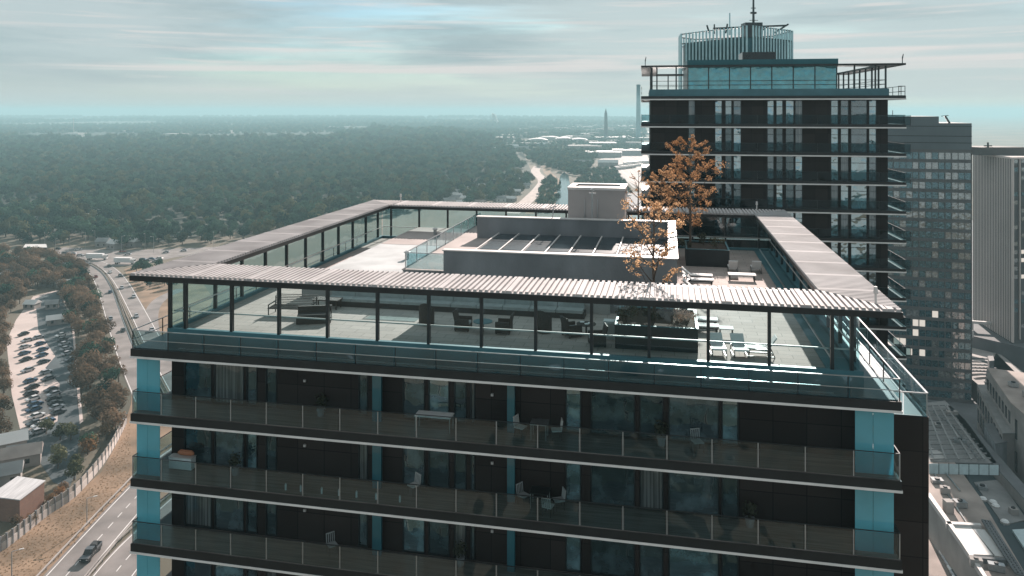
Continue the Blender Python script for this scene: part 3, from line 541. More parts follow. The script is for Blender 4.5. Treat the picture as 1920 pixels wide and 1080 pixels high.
# balcony furniture: small sets
def chair(label, u, v, zb, rot, m='cush', group='chairs on the balconies'):
    t = thing('balcony_chair', uw(u, v, zb), -TH+rot, label, 'chair', group)
    MB().box(-.23, .23, -.23, .23, .42, .46).build('seat', M[m], t); b = MB()
    for i in range(5): b.bar((-.2+.1*i, .22, .48), (-.2+.1*i, .27, .9), .03)
    b.bar((-.22, .27, .9), (.22, .27, .9), .04); b.build('backrest', M[m], t)
    for x in (-.2, .2):
        for y in (-.2, .2): MB().bar((x, y, 0), (x, y, .42), .03).build('leg', M['frame'], t)
def table(label, u, v, zb, a=.45, b_=.4, m='coping'):
    t = thing('balcony_table', uw(u, v, zb), -TH, label, 'table', 'tables on the balconies'); MB().box(-a, a, -b_, b_, .7, .74).build('tabletop', M[m], t)
    for x in (-a+.05, a-.05):
        for y in (-b_+.05, b_-.05): MB().bar((x, y, 0), (x, y, .7), .035).build('leg', M['rail'], t)
B1, B2, B3 = 15.31, 18.61, 21.91
table('long white framed table on the top balcony, left of the narrow glass column', 15.7, 1.1, B1, .9, .35, 'white')
chair('pale chair left of the small table on the top balcony', 19.9, 1.2, B1, 1.2, 'coping'); chair('pale chair right of the small table on the top balcony', 21.6, 1.2, B1, -1.3, 'coping'); table('small slatted table between two pale chairs on the top balcony', 20.8, 1.2, B1, .4, .35, 'rail')
chair('chair left of the dark table on the second balcony', 20.0, 1.4, B2, 1.0); chair('chair right of the dark table on the second balcony', 21.7, 1.3, B2, -1.1); table('dark table on the second balcony right of the narrow glass column', 20.8, 1.4, B2, .45, .35, 'frame')
chair('pale patterned chair nearest the railing on the second balcony', 21.3, .65, B2, 2.9, 'coping')
for i, u in enumerate((8.3, 9.1, 10.2, 11.1, 12.0, 13.0, 14.2)):
    t = thing('candle_lantern', uw(u, .45, B2), 0, f'small white lantern on the second balcony floor, {ORD[i]} from the left', 'lantern', 'small white lanterns by the second balcony railing')
    MB().tube([(0, 0, 0), (0, 0, .26)], .05, 8).build('body', M['white'], t); MB().tube([(0, 0, .26), (0, 0, .33)], [.055, .01], 8).build('lid', M['coping'], t)
t = thing('cushion_roll', uw(1.55, 1.6, B2-.0), -TH, 'orange cushion lying on a white box at the left end of the second balcony', 'cushion')
MB().tube([(.05, 0, .75), (.2, 0, .78), (.8, 0, .78), (.95, 0, .75)], [.06, .14, .14, .06], 8).build('cushion', mat('orange_fabric', (.5, .2, .11), .9), t)
t = thing('storage_box', uw(1.55, 1.5, B2), -TH, 'white storage box on the second balcony beneath an orange cushion', 'box')
MB().box(-.3, 1.0, -.2, .2, .02, .6).build('body', M['white'], t); MB().box(-.32, 1.02, -.22, .22, .6, .64).build('lid', M['coping'], t)
for n, (u, v, zb) in enumerate([(7.6, 27.5, 10.355), (8.8, 17.0, 10.37), (22.0, 27.5, 10.37)]):
    t = thing('roof_vent', uw(u, v, zb), -TH, ['small metal vent at the far end of the white roof deck', 'small metal vent in the middle of the white roof deck', 'small metal vent behind the roof block'][n], 'vent', 'vents on the raised deck')
    MB().tube([(0, 0, 0), (0, 0, .45)], .14, 10).build('pipe', M['rail'], t); MB().tube([(0, 0, .45), (0, 0, .5), (0, 0, .6)], [.24, .24, .05], 10).build('cap', M['coping'], t)
def pot(u, v, zb, lb, h=.9):
    t = thing('potted_plant', uw(u, v, zb), 0, lb, 'potted plant', 'potted plants on the balconies'); MB().tube([(0, 0, 0), (0, 0, .4)], [.16, .22], 10).build('pot', M['plaster'], t); b = MB(); leafcloud(b, Vector((0, 0, .4+h*.4)), h*.42, 160, .12, rng, 1.2, .2); b.build('foliage', M['bush'], t)
pot(26.4, 1.5, B1, 'potted plant on the top balcony right of the middle windows'); pot(9.6, 1.6, B1, 'potted plant against the dark wall on the top balcony at left'); pot(30.3, 1.5, B2, 'potted plant at the right of the second balcony'); pot(5.0, 1.4, B2, 'potted plant in front of the left windows on the second balcony'); pot(16.9, 1.5, B3, 'potted plant on the third balcony left of the glass column')
chair('single chair on the top balcony near its right end', 28.0, 1.2, B1, .4); chair('single pale chair on the second balcony, left of the wide windows', 14.6, 1.3, B2, -.6, 'coping'); chair('single chair on the third balcony at left', 10.4, 1.2, B3, .8)
# ================================================================== REAR TOWER
T2H = .17; O2 = (15.56, 93.0); W2 = 29.8; D2 = 25.0
T2 = thing('apartment_tower', (*O2, 0), -T2H, 'rear dark apartment tower with a teal glass penthouse on its roof', 'building')
def t2(name, mb, m, p=None): return mb.build(name, m, p or T2)
C2 = [1294, 1307, 1346, 1360, 1366, 1379, 1382, 1397, 1447, 1460, 1464, 1477, 1482, 1498, 1500, 1514, 1567, 1581, 1585, 1600, 1604, 1634, 1637, 1651]
u2 = [1.1+(x-1218)/454*27.2 for x in C2]; win2 = [(u2[2*i], u2[2*i+1]) for i in range(12)]
w2g = random.Random(6)
for k in range(12):
    zb = Z(-1.35+FH*k)
    t2('floor_slab', MB().box(0, W2, 0, D2, zb+.10, zb+.42), M['fascia']); t2('edge_trim', ring(MB(), -.03, W2+.03, -.03, D2+.03, .25, zb-.05, zb+.10), M['strip'])
    z1 = zb+.10; z0 = zb-FH+.42; wl = MB(); x = 1.1
    for a, b in win2: wl.box(x, a, 1.5, 1.75, z0, z1); wl.box(a, b, 1.5, 1.75, z1-.15, z1); x = b
    wl.box(x, 28.3, 1.5, 1.75, z0, z1); wl.box(1.1, 1.35, 1.75, D2-1.5, z0, z1); wl.box(28.05, 28.3, 1.75, D2-1.5, z0, z1); wl.box(1.35, 28.05, D2-1.75, D2-1.5, z0, z1)
    t2('wall', wl, M['brown'])
    for i, (a, b) in enumerate(win2):
        if k > 4 and i < 7: continue
        fr = MB(); ring_ = fr.box(a, a+.06, 1.47, 1.6, z0, z1-.15); fr.box(b-.06, b, 1.47, 1.6, z0, z1-.15); fr.box(a+.06, b-.06, 1.47, 1.6, z1-.25, z1-.15); fr.box(a+.06, b-.06, 1.48, 1.58, z0+2.0, z0+2.06)
        f = t2('window', fr, M['frame']); MB().box(a+.06, b-.06, 1.52, 1.55, z0, z1-.25).build('pane', M[w2g.choice(['pane4', 'pane4', 'pane3', 'pane2', 'curt'] if (i > 6 or k < 1) else ['pane3', 'pane', 'pane', 'pane4'])], f)
    if k:
        zf = zb+.42; rl = MB()
        for a, b in (((.05, .05), (W2-.05, .05)), ((.05, .05), (.05, 12)), ((W2-.05, .05), (W2-.05, 16))): rl.bar((*a, zf+1.05), (*b, zf+1.05), .05, .04)
        ra = t2('railing', rl, M['frame'])
        for i in range(9): MB().box(.1+i*3.36, 3.38+i*3.36, .06, .075, zf-.1, zf+1.03).build('glass_panel', M['rglass2'], ra)
        for i in range(3): MB().box(W2-.07, W2-.055, .2+i*4, 4.1+i*4, zf-.1, zf+1.03).build('glass_panel', M['rglass2'], ra); MB().box(.055, .07, .2+i*4, 4.1+i*4, zf-.1, zf+1.03).build('glass_panel', M['rglass2'], ra)
        for i in range(10): MB().bar((.08+i*3.36, .1, zf-.2), (.08+i*3.36, .1, zf+1.03), .05).build('post', M['frame'], ra)
cb = MB(); ring(cb, 1.0, 28.35, 1.2, D2-1.2, .3, Z(-1.77), Z(-2.62)); t2('curb', cb, M['curb']); t2('walkway', MB().box(.1, W2-.1, .1, D2-.1, Z(-1.77), Z(-1.79)), M['walkway'])
rl = MB()
for h in (.45, 1.05):
    rl.bar((29.0, .1, Z(-1.79)+h), (W2-.05, .1, Z(-1.79)+h), .06); rl.bar((W2-.08, .1, Z(-1.79)+h), (W2-.08, 20, Z(-1.79)+h), .06); rl.bar((.05, .1, Z(-1.79)+h), (.05, 12, Z(-1.79)+h), .06)
ra = t2('deck_railing', rl, M['frame'])
for i in range(9): MB().bar((W2-.08, .1+2.2*i, Z(-1.79)), (W2-.08, .1+2.2*i, Z(-2.84)), .06).build('post', M['frame'], ra)
MB().bar((29.3, .1, Z(-1.79)), (29.3, .1, Z(-2.84)), .06).build('post', M['frame'], ra)
MB().box(.05, .07, .1, 11, Z(-1.79), Z(-2.8)).build('glass_panel', M['rglass2'], ra)
zc = Z(-5.25)
cn = MB()
for a, b in ((0, W2), ): cn.prism([(0, 0), (W2, 0), (27.7, 2.6), (2.1, 2.6)], zc, zc+.22)
cn.prism([(0, D2), (2.1, D2-2.6), (27.7, D2-2.6), (W2, D2)], zc, zc+.22); cn.prism([(0, .02), (2.08, 2.62), (2.08, D2-2.62), (0, D2-.02)], zc+.002, zc+.218); cn.prism([(W2, .02), (W2, D2-.02), (27.72, D2-2.62), (27.72, 2.62)], zc+.002, zc+.218)
t2('canopy_roof', cn, M['fascia'])
gp = []
for x in (1.3, 28.05):
    for i in range(9): t2('post', MB().box(x-.09, x+.09, 1.4+2.75*i, 1.58+2.75*i, Z(-2.62), zc), M['frame'])
for x in (1.9, 4.2, 24.6, 26.9): t2('post', MB().box(x-.08, x+.08, 1.3, 1.48, Z(-2.62), zc), M['frame'])
for i in range(8): t2('post', MB().box(3.9+3*i-.08, 3.9+3*i+.08, D2-1.5, D2-1.32, Z(-2.62), zc), M['frame'])
mr = MB()
for h in (.5, 1.0): mr.bar((1.3, 1.45, Z(-2.62)+h), (28.05, 1.45, Z(-2.62)+h), .06); mr.bar((1.3, D2-1.4, Z(-2.62)+h), (28.05, D2-1.4, Z(-2.62)+h), .06); mr.bar((28.05, 1.45, Z(-2.62)+h), (28.05, D2-1.4, Z(-2.62)+h), .06); mr.bar((1.3, 1.45, Z(-2.62)+h), (1.3, D2-1.4, Z(-2.62)+h), .06)
t2('guard_rail', mr, M['frame'])
# penthouse
px0, px1 = 5.6, 22.7
tp = mat('teal_metal', (.02, .11, .13), .45, .3, .1, .5)
t2('penthouse_core', MB().box(px0+.1, px1-.1, 1.75, 14, Z(-2.6), Z(-5.5)), M['frame'])
t2('penthouse_roof', MB().box(px0-.1, px1+.1, 1.3, 14.2, Z(-5.5), Z(-6.15)), tp)
q = [px0+i*(px1-px0)/7 for i in range(8)]
for i in range(7): MB().box(q[i]+.06, q[i+1]-.06, 1.6, 1.64, Z(-2.63), Z(-5.48)).build('penthouse_window', M['penth'], T2)
for i in range(8): t2('mullion', MB().box(q[i]-.05, q[i]+.05, 1.5, 1.7, Z(-2.62), Z(-5.5)), M['frame'])
pb = MB(); pb.box(12.4, 16.4, 5, 9, Z(-6.15), Z(-7.3)); t2('plant_box', pb, M['dkwin'])
for (u, v) in ((.5, .6), (29.6, .6)): an = MB(); an.tube([(u, v, zc+.2), (u, v, zc+.9)], .05); an.tube([(u, v, zc+.8), (u+.1, v, zc+1.3)], [.08, .04]); t2('beacon', an, M['frame'])
lo = MB(); zz = Z(-1.35+FH*11)-FH+.42; lo.box(1.1, 28.3, 1.5, D2-1.5, 0, zz)
for k in range(12, 29): lo.box(0, W2, 0, D2, Z(-1.35+FH*k), Z(-1.35+FH*k)+.42, 1)
lo.build('lower_storeys', [M['brown'], M['fascia']], T2)
# ================================================================== FINNED TOWER with mast, behind
tealfin = mat('pale_teal_fin', (.42, .62, .65), .4, .3, .1, 1); tealg = mat('teal_core', (.02, .10, .12), .3, .2, .3, .4)
FT = 150.0
def fx(px, t=FT): return (px-960)/F*t
T3 = thing('finned_tower', (fx(1385, 164), FT+14, 0), 0, 'distant round-cornered tower wrapped in pale vertical fins with a tall roof mast', 'building')
outl = []
xl, xm, xr = fx(1280, 164)-fx(1385, 164), fx(1400)-fx(1385, 164), fx(1484, 160)-fx(1385, 164)
base = [(xl+1.2, 9), (xl, 1.5), (xl+.8, .2), (xm, -14), (xm+1.2, -14.2), (xr-1.0, -6), (xr, -4.5), (xr-.4, 6), (xl+6, 14)]
zt = CAMZ+16.6
MB().prism([(p[0]*.93, p[1]*.93) for p in base], 0, zt-2.2).build('core', tealg, T3)
per = []
for i in range(len(base)):
    a, b = Vector(base[i]), Vector(base[(i+1) % len(base)]); n = max(1, int((b-a).length/.95))
    for j in range(n): per.append(a.lerp(b, j/n))
f2 = MB()
for i, p in enumerate(per):
    if p.y < 3 and sum(1 for o in T3.children if o.name.startswith('fin')) < 98: MB().box(p.x-.13, p.x+.13, p.y-.2, p.y+.2, CAMZ-20, zt+(.0 if p.x < xm else .0)).build('fin', tealfin, T3)
    else: f2.box(p.x-.13, p.x+.13, p.y-.2, p.y+.2, CAMZ-20, zt)
tag(f2.build('fin', tealfin, T3), kind='stuff')
rg_ = MB()
for z in (zt-.15, zt-2.2):
    for i in range(len(base)): a, b = base[i], base[(i+1) % len(base)]; rg_.bar((a[0]*.98, a[1]*.98, z), (b[0]*.98, b[1]*.98, z), .2)
for i in range(5): rg_.bar((-7+3.4*i, -3, zt-.3), (-8+4.2*i, -5, zt+1.0+.3*math.sin(i*2)), .28)
rg_.bar((-6.5, -4, zt+.5), (8, -6, zt+.9), .35); rg_.box(-1, 2.5, -8, -5, zt-2.3, zt+1.3)
rg_.build('roof_frame', M['frame'], T3)
ms = MB(); ms.tube([(1.1, -6.5, zt), (1.1, -6.5, zt+5), (1.1, -6.5, zt+16)], [.28, .2, .08]); ms.bar((.3, -6.5, zt+1.9), (2.0, -6.5, zt+1.9), .12); ms.bar((.5, -6.5, zt+3.4), (1.7, -6.5, zt+3.4), .4); ms.bar((.6, -6.5, zt+4.4), (1.6, -6.5, zt+4.4), .15)
ms.build('mast', M['frame'], T3); MB().tube([(-1.9, 0, zt-.5), (-1.9, 0, zt+4.2)], .14).build('mast', tealfin, T3); MB().tube([(-5.7, -2, zt-.5), (-5.7, -2, zt+1.6)], .15).build('mast', M['frame'], T3)
# ================================================================== OFFICE TOWERS AT THE RIGHT
og = 'office towers at the right'
T4 = thing('office_tower', ((1822-960)/F*250, 250, 0), -.30, 'brownish gridded office block between the rear tower and the ribbed tower', 'building', og)
ofr = mat('office_frame', (.085, .08, .08), .7, 0, .2, .06); ofd = mat('office_panel', (.08, .095, .105), .6, 0, .15, .1)
Wf = 29; top4 = CAMZ-4.0
def t4(n, mb, m, p=None): return mb.build(n, m, p or T4)
t4('body', MB().box(-Wf, 0, .4, 30, 0, top4), ofd)
t4('roof_step', MB().box(-Wf+2, -9.5, .1, 24, top4, top4+2.2), ofd); t4('crown_panel', MB().box(-Wf, 0, .0, .4, top4-8.6, top4), ofd)
bd = MB()
for z in (-1, -4.2, -6.4): bd.box(-Wf-.05, .05, -.08, .1, top4+z-.15, top4+z+.1)
t4('joint', bd, M['fascia'])
for (x, h) in ((-24.5, 1.7), (-22.8, 2.0)): MB().tube([(x, 3, top4+2.2), (x, 3, top4+2.2+h*.6), (x, 3, top4+2.2+h)], [.12, .12, .3 if x < -24 else .1]).build('vent_pipe', M['dkwin'], T4)
dv = MB(); dv.bar((-6.2, 1, top4), (-7.5, 1, top4+2.3), .6); dv.bar((-8.6, 1, top4+2.3), (-6.5, 1, top4+2.5), .22); t4('davit', dv, M['dkwin'])
fh4 = 3.25; nf = 25; cw = 1.92; nc = 15; cnt = 0; rest = MB(); rs2 = MB(); glow_pane = {(17, 7), (17, 8), (19, 10), (19, 11), (16, 5), (20, 9), (18, 8), (22, 21), (20, 7)}
bands = MB(); muls = MB(); r4 = random.Random(8)
for k in range(nf+1): bands.box(-Wf, 0, 0, .38, top4-8.6-fh4*k-1.05, top4-8.6-fh4*k)
for c in range(nc+1): muls.box(-cw*c-.14-.02, -cw*c+.14-.02, .03, .37, 6, top4-8.6) if c in (0, 3, 4, 8, 12) else muls.box(-cw*c-.06, -cw*c+.06, .06, .36, 6, top4-8.6)
t4('spandrel', bands, ofr); t4('mullion', muls, ofr)
wm = [pane_glass('office_glass', (.012, .035, .042), (.6, .85, .95), wav=.3, refl=.16), pane_glass('office_glass_pale', (.09, .09, .085), (.9, .93, .95), wav=.3, refl=.28), M['glow_pane'], M['roofw']]
for k in range(nf):
    for c in range(nc):
        z1 = top4-8.6-fh4*k-1.05; z0 = z1-(fh4-1.05)
        s = 2 if (k, c) in glow_pane else (3 if (k, c) == (0, 99) else (1 if (c in (1, 2) and r4.random() < .75) or r4.random() < .28 else 0))
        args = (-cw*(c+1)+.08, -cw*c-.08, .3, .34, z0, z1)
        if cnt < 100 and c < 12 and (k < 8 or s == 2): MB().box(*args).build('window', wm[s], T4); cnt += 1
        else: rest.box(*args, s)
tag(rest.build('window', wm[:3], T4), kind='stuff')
T5 = thing('office_tower', ((1897-960)/F*280, 280, 0), 0, 'tall grey tower ribbed with pale vertical fins at the right edge', 'building', og)
pl = Vector(((1825-960)/F*312-(1897-960)/F*280, 32.0)); ribm = mat('pale_rib', (.62, .53, .49), .6, 0, .12, .05); face5 = mat('rib_wall', (.07, .065, .065), .6, 0, .2, .03)
top5 = CAMZ-17.2; dr = Vector((40, 8)); bk = pl+dr
MB().prism([(0, 0), tuple(dr), tuple(bk), tuple(pl)], 0, top5-.3).build('body', face5, T5)
MB().prism([(-.2, -.25), (dr.x+.2, dr.y-.25), (bk.x+.2, bk.y+.2), (pl.x-.25, pl.y+.1)], top5-.3, top5+.4).build('cornice', ribm, T5)
MB().prism([(-4, 12), (14, 13), (10, 24), (-8, 24)], top5+.4, top5+3.4).build('plant_room', face5, T5)
an = MB(); an.bar((0, 14, top5+3.4), (0, 14, top5+5.2), .5); an.bar((-1.5, 14, top5+3.9), (1.5, 14, top5+3.9), .4); an.build('rooftop_unit', M['dkwin'], T5)
n = 24
nl = Vector((-pl.y, pl.x)).normalized(); nl = nl if nl.y < 0 else -nl
for i in range(n+1):
    p = pl*(i/n)+nl*.25; b = MB(); b.box(p.x-.26, p.x+.26, p.y-.55, p.y+.4, 11, top5-.35); b.build('fin', ribm, T5)
for i in range(1, 14):
    p = dr*(i/13)+Vector((0, -.3)); MB().box(p.x-.18, p.x+.18, p.y-.3, p.y+.3, 12, top5-.35).build('fin', ribm, T5)
r5 = random.Random(2); d5 = dr.normalized()
for k in range(22):
    for c in range(5):
        if r5.random() < .55:
            a = d5*(c*3.17+.9); b = a+d5*1.5; z0 = 13+3.0*k
            m = MB(); m.bar((a.x, a.y-.05, z0+.7), (b.x, b.y-.05, z0+.7), .12, 1.4); m.build('window', M['glow_pane'] if (k in (7, 9, 10) and c in (1, 2)) else wm[r5.choice((0, 1, 1))], T5)
# illegible sign letters at the top of the ribbed face
pd = pl.normalized()
for i in range(5):
    a = pl*(.83-.16*i)+nl*.8; z = top5-3.4; b = MB(); e = -pd*1.4
    b.bar((a.x, a.y, z), (a.x, a.y, z+2.4), .35)
    b.bar((a.x, a.y, z+(0 if i % 2 else 2.4)), (a.x+e.x, a.y+e.y, z+(2.4 if i in (1, 2) else (0 if i % 2 else 2.4))), .32); b.bar((a.x, a.y, z+1.2), (a.x+e.x, a.y+e.y, z+1.2*(i % 3)), .32)
    b.build('sign_letter', ribm, T5)
# podium below the ribbed tower with pale sign board
pdm = MB(); pdm.prism([(-24, 34), (-22, 30), (2, -6), (60, 4), (60, 40)], 0, 10.5); pdm.build('podium', M['conc2'], T5)
b = MB(); b.bar((-13.4, 12.4, 12.0), (-9.6, 7.1, 12.0), .3, 2.6); b.build('sign_board', M['coping'], T5)
# ================================================================== GROUND, ROADS, WATER
def sheet(name, poly, z, m, kind='structure', sub=0):
    b = MB(); n = len(poly); b.v = [(p[0], p[1], z) for p in poly]; b.f = [tuple(range(n))]; b.m = [0]
    o = b.build(name, m); nrm = o.data.polygons[0].normal
    if nrm.z < 0: o.data.flip_normals()
    return tag(o, kind=kind)
def pxs(pts, h=0.0): return [at(x, y, h) for x, y in pts]
def smooth_line(pts, k=6):
    P = [Vector(p) for p in pts]; P = [P[0]*2-P[1]]+P+[P[-1]*2-P[-2]]; out = []
    for i in range(1, len(P)-2):
        for j in range(k):
            t = j/k; a, b, c, d = P[i-1:i+3]; out.append(.5*((2*b)+(c-a)*t+(2*a-5*b+4*c-d)*t*t+(3*b-3*c+d-a)*t**3))
    return out+[P[-2]]
def side(line, off):
    out = []
    for i, p in enumerate(line):
        d = line[min(i+1, len(line)-1)]-line[max(i-1, 0)]; d.z = 0; d.normalize(); out.append(p+Vector((d.y, -d.x, 0))*off)
    return out
def ribbon(name, line, o0, o1, z, m, kind='structure'):
    a = side(line, o0); c = side(line, o1); b = MB(); b.v = [(p.x, p.y, z) for p in a]+[(p.x, p.y, z) for p in c]; n = len(a)
    b.f = [(i, i+1, n+i+1, n+i) for i in range(n-1)]; b.m = [0]*(n-1); return tag(b.build(name, m), kind=kind)
def rail_along(name, line, off, h, label, post=4.0, panel=None, cat='guard rail', group='guard rails along the highway'):
    ln = side(line, off); t = thing(name, (ln[0].x, ln[0].y, 0), 0, label, cat, group); o = Vector((ln[0].x, ln[0].y, 0)); b = MB()
    for i in range(len(ln)-1): b.bar(ln[i]-o+Vector((0, 0, h)), ln[i+1]-o+Vector((0, 0, h)), .12, .32)
    b.build('rail', M['conc'], t); d = 0; b = MB()
    for i in range(len(ln)-1):
        L_ = (ln[i+1]-ln[i]).length
        while d < L_: q = ln[i].lerp(ln[i+1], d/L_)-o; b.box(q.x-.07, q.x+.07, q.y-.07, q.y+.07, 0, h); d += post
        d -= L_
    b.build('post', M['conc2'], t); return t
G = 15500
g = MB(); g.quad((-G, -300, 0), (G, -300, 0), (G, G, 0), (-G, G, 0)); tag(g.build('ground', M['ground']), kind='structure')
sheet('scrub_verge', pxs([(-30, 1040), (60, 985), (140, 930), (190, 885), (225, 820), (245, 760), (250, 700), (330, 640), (420, 700), (420, 900), (260, 905), (190, 985), (60, 1130), (-60, 1200)]), .03, M['vergeg'])
sheet('dry_verge', pxs([(232, 505), (262, 497), (360, 500), (400, 560), (360, 640), (300, 640), (268, 575), (250, 540)]), .03, M['vergeg'])
sheet('city_ground', [(25, 120), (60, 60), (400, 60), (400, 900), (120, 900), (60, 500), (20, 300)], .02, M['conc2'])
sheet('interchange', pxs([(88, 474), (120, 464), (230, 470), (330, 466), (420, 462), (420, 474), (330, 482), (262, 497), (205, 500), (150, 498), (112, 488)]), .04, M['asphalt'])
HL = smooth_line(pxs([(112, 480), (148, 492), (178, 510), (195, 538), (206, 570), (216, 602), (229, 640), (246, 685), (275, 750)]))
HR = smooth_line(pxs([(140, 480), (182, 492), (211, 510), (231, 535), (246, 562), (262, 592), (284, 635), (312, 685), (350, 750)]))
for ln, s in ((HL, 0), (HR, 1)):
    ribbon('highway', ln, -3.6, 3.6, .06, M['asphalt'])
    for o_ in (-3.3, 3.1): ribbon('lane_line', ln, o_, o_+.25, .075, M['line'])
MED = [a.lerp(b, .5) for a, b in zip(HL, HR)]
ribbon('median', MED, -1.4, 1.0, .05, M['ground'])
rail_along('median_barrier', MED, .2, .9, 'low concrete barrier between the two curving carriageways', group='barriers along the curving highway', cat='barrier'); rail_along('edge_barrier', HR, 4.4, .8, 'barrier on the right edge of the curving highway', group='barriers along the curving highway', cat='barrier'); rail_along('edge_barrier', HL, -4.2, .7, 'barrier on the left edge of the curving highway beside the trees', group='barriers along the curving highway', cat='barrier')
SL = smooth_line(pxs([(340, 542), (300, 562), (284, 590), (290, 640), (330, 700)])); ribbon('slip_road', SL, -3, 3, .05, M['asphalt'])
N1 = smooth_line(pxs([(420, 800), (330, 855), (262, 925), (212, 980), (150, 1050), (95, 1115), (20, 1220)]))
N2 = smooth_line(pxs([(450, 860), (370, 920), (300, 985), (245, 1040), (190, 1110), (120, 1220)]))
ribbon('near_road', N1, -4.5, 4.6, .06, M['asphalt']); ribbon('near_road', N2, -4.6, 4.4, .06, M['asphalt'])
for ln in (N1, N2):
    for o_ in (-4.0, 3.8): ribbon('lane_line', ln, o_, o_+.22, .075, M['line'])
    q = MB(); L_ = side(ln, 0)
    for i in range(0, len(L_)-1, 2): q.bar(L_[i]+Vector((0, 0, .07)), L_[i+1]+Vector((0, 0, .07)), .18, .02)
    tag(q.build('lane_dashes', M['line']), kind='structure')
MN = [a.lerp(b, .5) for a, b in zip(N1, N2[:len(N1)])]
rail_along('guard_rail', N1, 5.2, .7, 'steel guard rail on the left edge of the near road', 3, group='guard rails of the near road'); rail_along('guard_rail', N1, -5.1, .75, 'steel guard rail on the right side of the lane with the truck', 3, group='guard rails of the near road'); rail_along('guard_rail', N2, 5.1, .75, 'guard rail on the left side of the near road\'s second carriageway', 3, group='guard rails of the near road')
ribbon('kerb', N1, 5.6, 6.0, .18, M['conc'])
# car park
sheet('car_park', pxs([(12, 640), (30, 600), (62, 556), (112, 543), (138, 600), (146, 700), (156, 790), (110, 830), (40, 815), (22, 740)]), .04, M['gravel'])
sheet('painted_shade_lane', pxs([(66, 560), (110, 545), (134, 600), (142, 700), (150, 800), (142, 900), (100, 880), (52, 818), (108, 790), (112, 720), (85, 690), (104, 668), (72, 620)]), .06, M['asphalt2'])  # dark asphalt colour stands in for the shadow over this part
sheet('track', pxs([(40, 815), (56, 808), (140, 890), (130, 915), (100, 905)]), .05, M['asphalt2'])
sheet('forest_floor', pxs([(-200, 460), (-60, 420), (300, 455), (700, 395), (1000, 330), (960, 240), (-200, 240)]), .03, mat('forest_floor', (.02, .03, .02), 1, 0, .3, .01))
sheet('river', pxs([(1040, 396), (1078, 396), (1066, 330), (1058, 322), (1050, 330)]), .05, M['water'])
MR = smooth_line(pxs([(960, 400), (990, 375), (1012, 352), (1018, 338), (1004, 322), (1008, 312)])); ribbon('far_road', MR, -7, 7, .05, M['roofb']); ribbon('towpath', MR, 12, 24, .05, M['vergeg'])
sheet('rail_yard', pxs([(1120, 300), (1160, 288), (1212, 284), (1230, 350), (1205, 356), (1150, 322)]), .05, M['roofb'])
for i in range(9): ribbon('rail_track', pxs([(1128+8*i, 296-i), (1150+9*i, 315-2*i), (1190+9*i, 352-2*i)]), -1.6, 1.6, .09, M['conc' if i % 3 else 'asphalt2'])
# ================================================================== TREES
def inpoly(x, y, P):
    c = False; j = len(P)-1
    for i in range(len(P)):
        if (P[i][1] > y) != (P[j][1] > y) and x < (P[j][0]-P[i][0])*(y-P[i][1])/(P[j][1]-P[i][1])+P[i][0]: c = not c
        j = i
    return c
def crown_mesh(seed, mname, n=520, size=.95, squash=.85, lobes=9):
    rg = random.Random(seed); b = MB()
    for i in range(lobes):
        a = i*2.4; rr = 2.6*math.sqrt((i+.3)/lobes); c = Vector((math.cos(a)*rr, math.sin(a)*rr, 6.2+rg.uniform(-1.4, 1.8)-rr*.45)); leafcloud(b, c, 2.1+rg.random()*.7, n//lobes, size, rg, squash, .78, 0, .35)
    return b.mesh('crown', M[mname])
def trunk_mesh(seed):
    rg = random.Random(seed); b = MB(); b.tube([(0, 0, -.2), (.1, 0, 3), (.05, .1, 6.5)], [.32, .24, .1], 6)
    for i in range(4): a = i*1.6; b.tube([(.1, 0, 2.5+i*.6), (math.cos(a)*1.5, math.sin(a)*1.5, 5+i*.4)], [.14, .05], 4)
    return b.mesh('trunk', M['bark'])
PR = {}
for key, mn, sz in (('g0', 'green', 1), ('g1', 'green', 1), ('g2', 'green2', 1), ('v0', 'verge', .8), ('v1', 'verge', .8), ('r0', 'rust', .8)):
    PR[key] = (trunk_mesh(len(PR)), crown_mesh(len(PR)*7+1, mn, 900 if key[0] != 'g' else 480, .62 if key[0] != 'g' else .95))
def tree(key, p, s, label, group, rz=0, nm='tree'):
    t = thing(nm, (p.x, p.y, 0), rz, label, 'tree', group); t.scale = (s, s, s*1.0)
    link('trunk', PR[key][0], t); c = link('crown', PR[key][1], t); return c
tg = random.Random(31)
def scatter(poly, sp, jit=.45, tmin=80, tmax=5200, rg=tg, grow=0):
    ys = [p[1] for p in poly]; t0 = max(tmin, CAMZ*F/(max(ys)-HOR)); t1 = min(tmax, CAMZ*F/(min(ys)-HOR)); out = []; t = t0
    while t < t1:
        s = sp*max(1, t/grow) if grow else sp; xa = (min(p[0] for p in poly)-960)/F*t; xb = (max(p[0] for p in poly)-960)/F*t; x = xa+rg.random()*s
        while x < xb:
            q = Vector((x+rg.uniform(-jit, jit)*s, t+rg.uniform(-jit, jit)*s, 0)); px = 960+q.x/q.y*F; py = HOR+CAMZ*F/q.y
            if inpoly(px, py, poly): out.append((q, s, px, py))
            x += s
        t += s
    return out
FOREST = [(-140, 455), (-60, 434), (0, 452), (60, 462), (110, 462), (160, 452), (220, 466), (330, 462), (480, 452), (640, 420), (760, 402), (840, 380), (858, 345), (900, 325), (985, 318), (960, 290), (930, 262), (860, 250), (700, 248), (600, 262), (440, 266), (300, 262), (150, 264), (-140, 262)]
pts = scatter(FOREST, 11.5, grow=1300)
pts.sort(key=lambda q: q[0].y)
def visible_px(px, py): return not (px > 250 and py > 515-(px-240)*.30)
near = [p for p in pts if visible_px(p[2], p[3]-14)][:85]; ns = set(id(p) for p in near); far = [p for p in pts if id(p) not in ns]
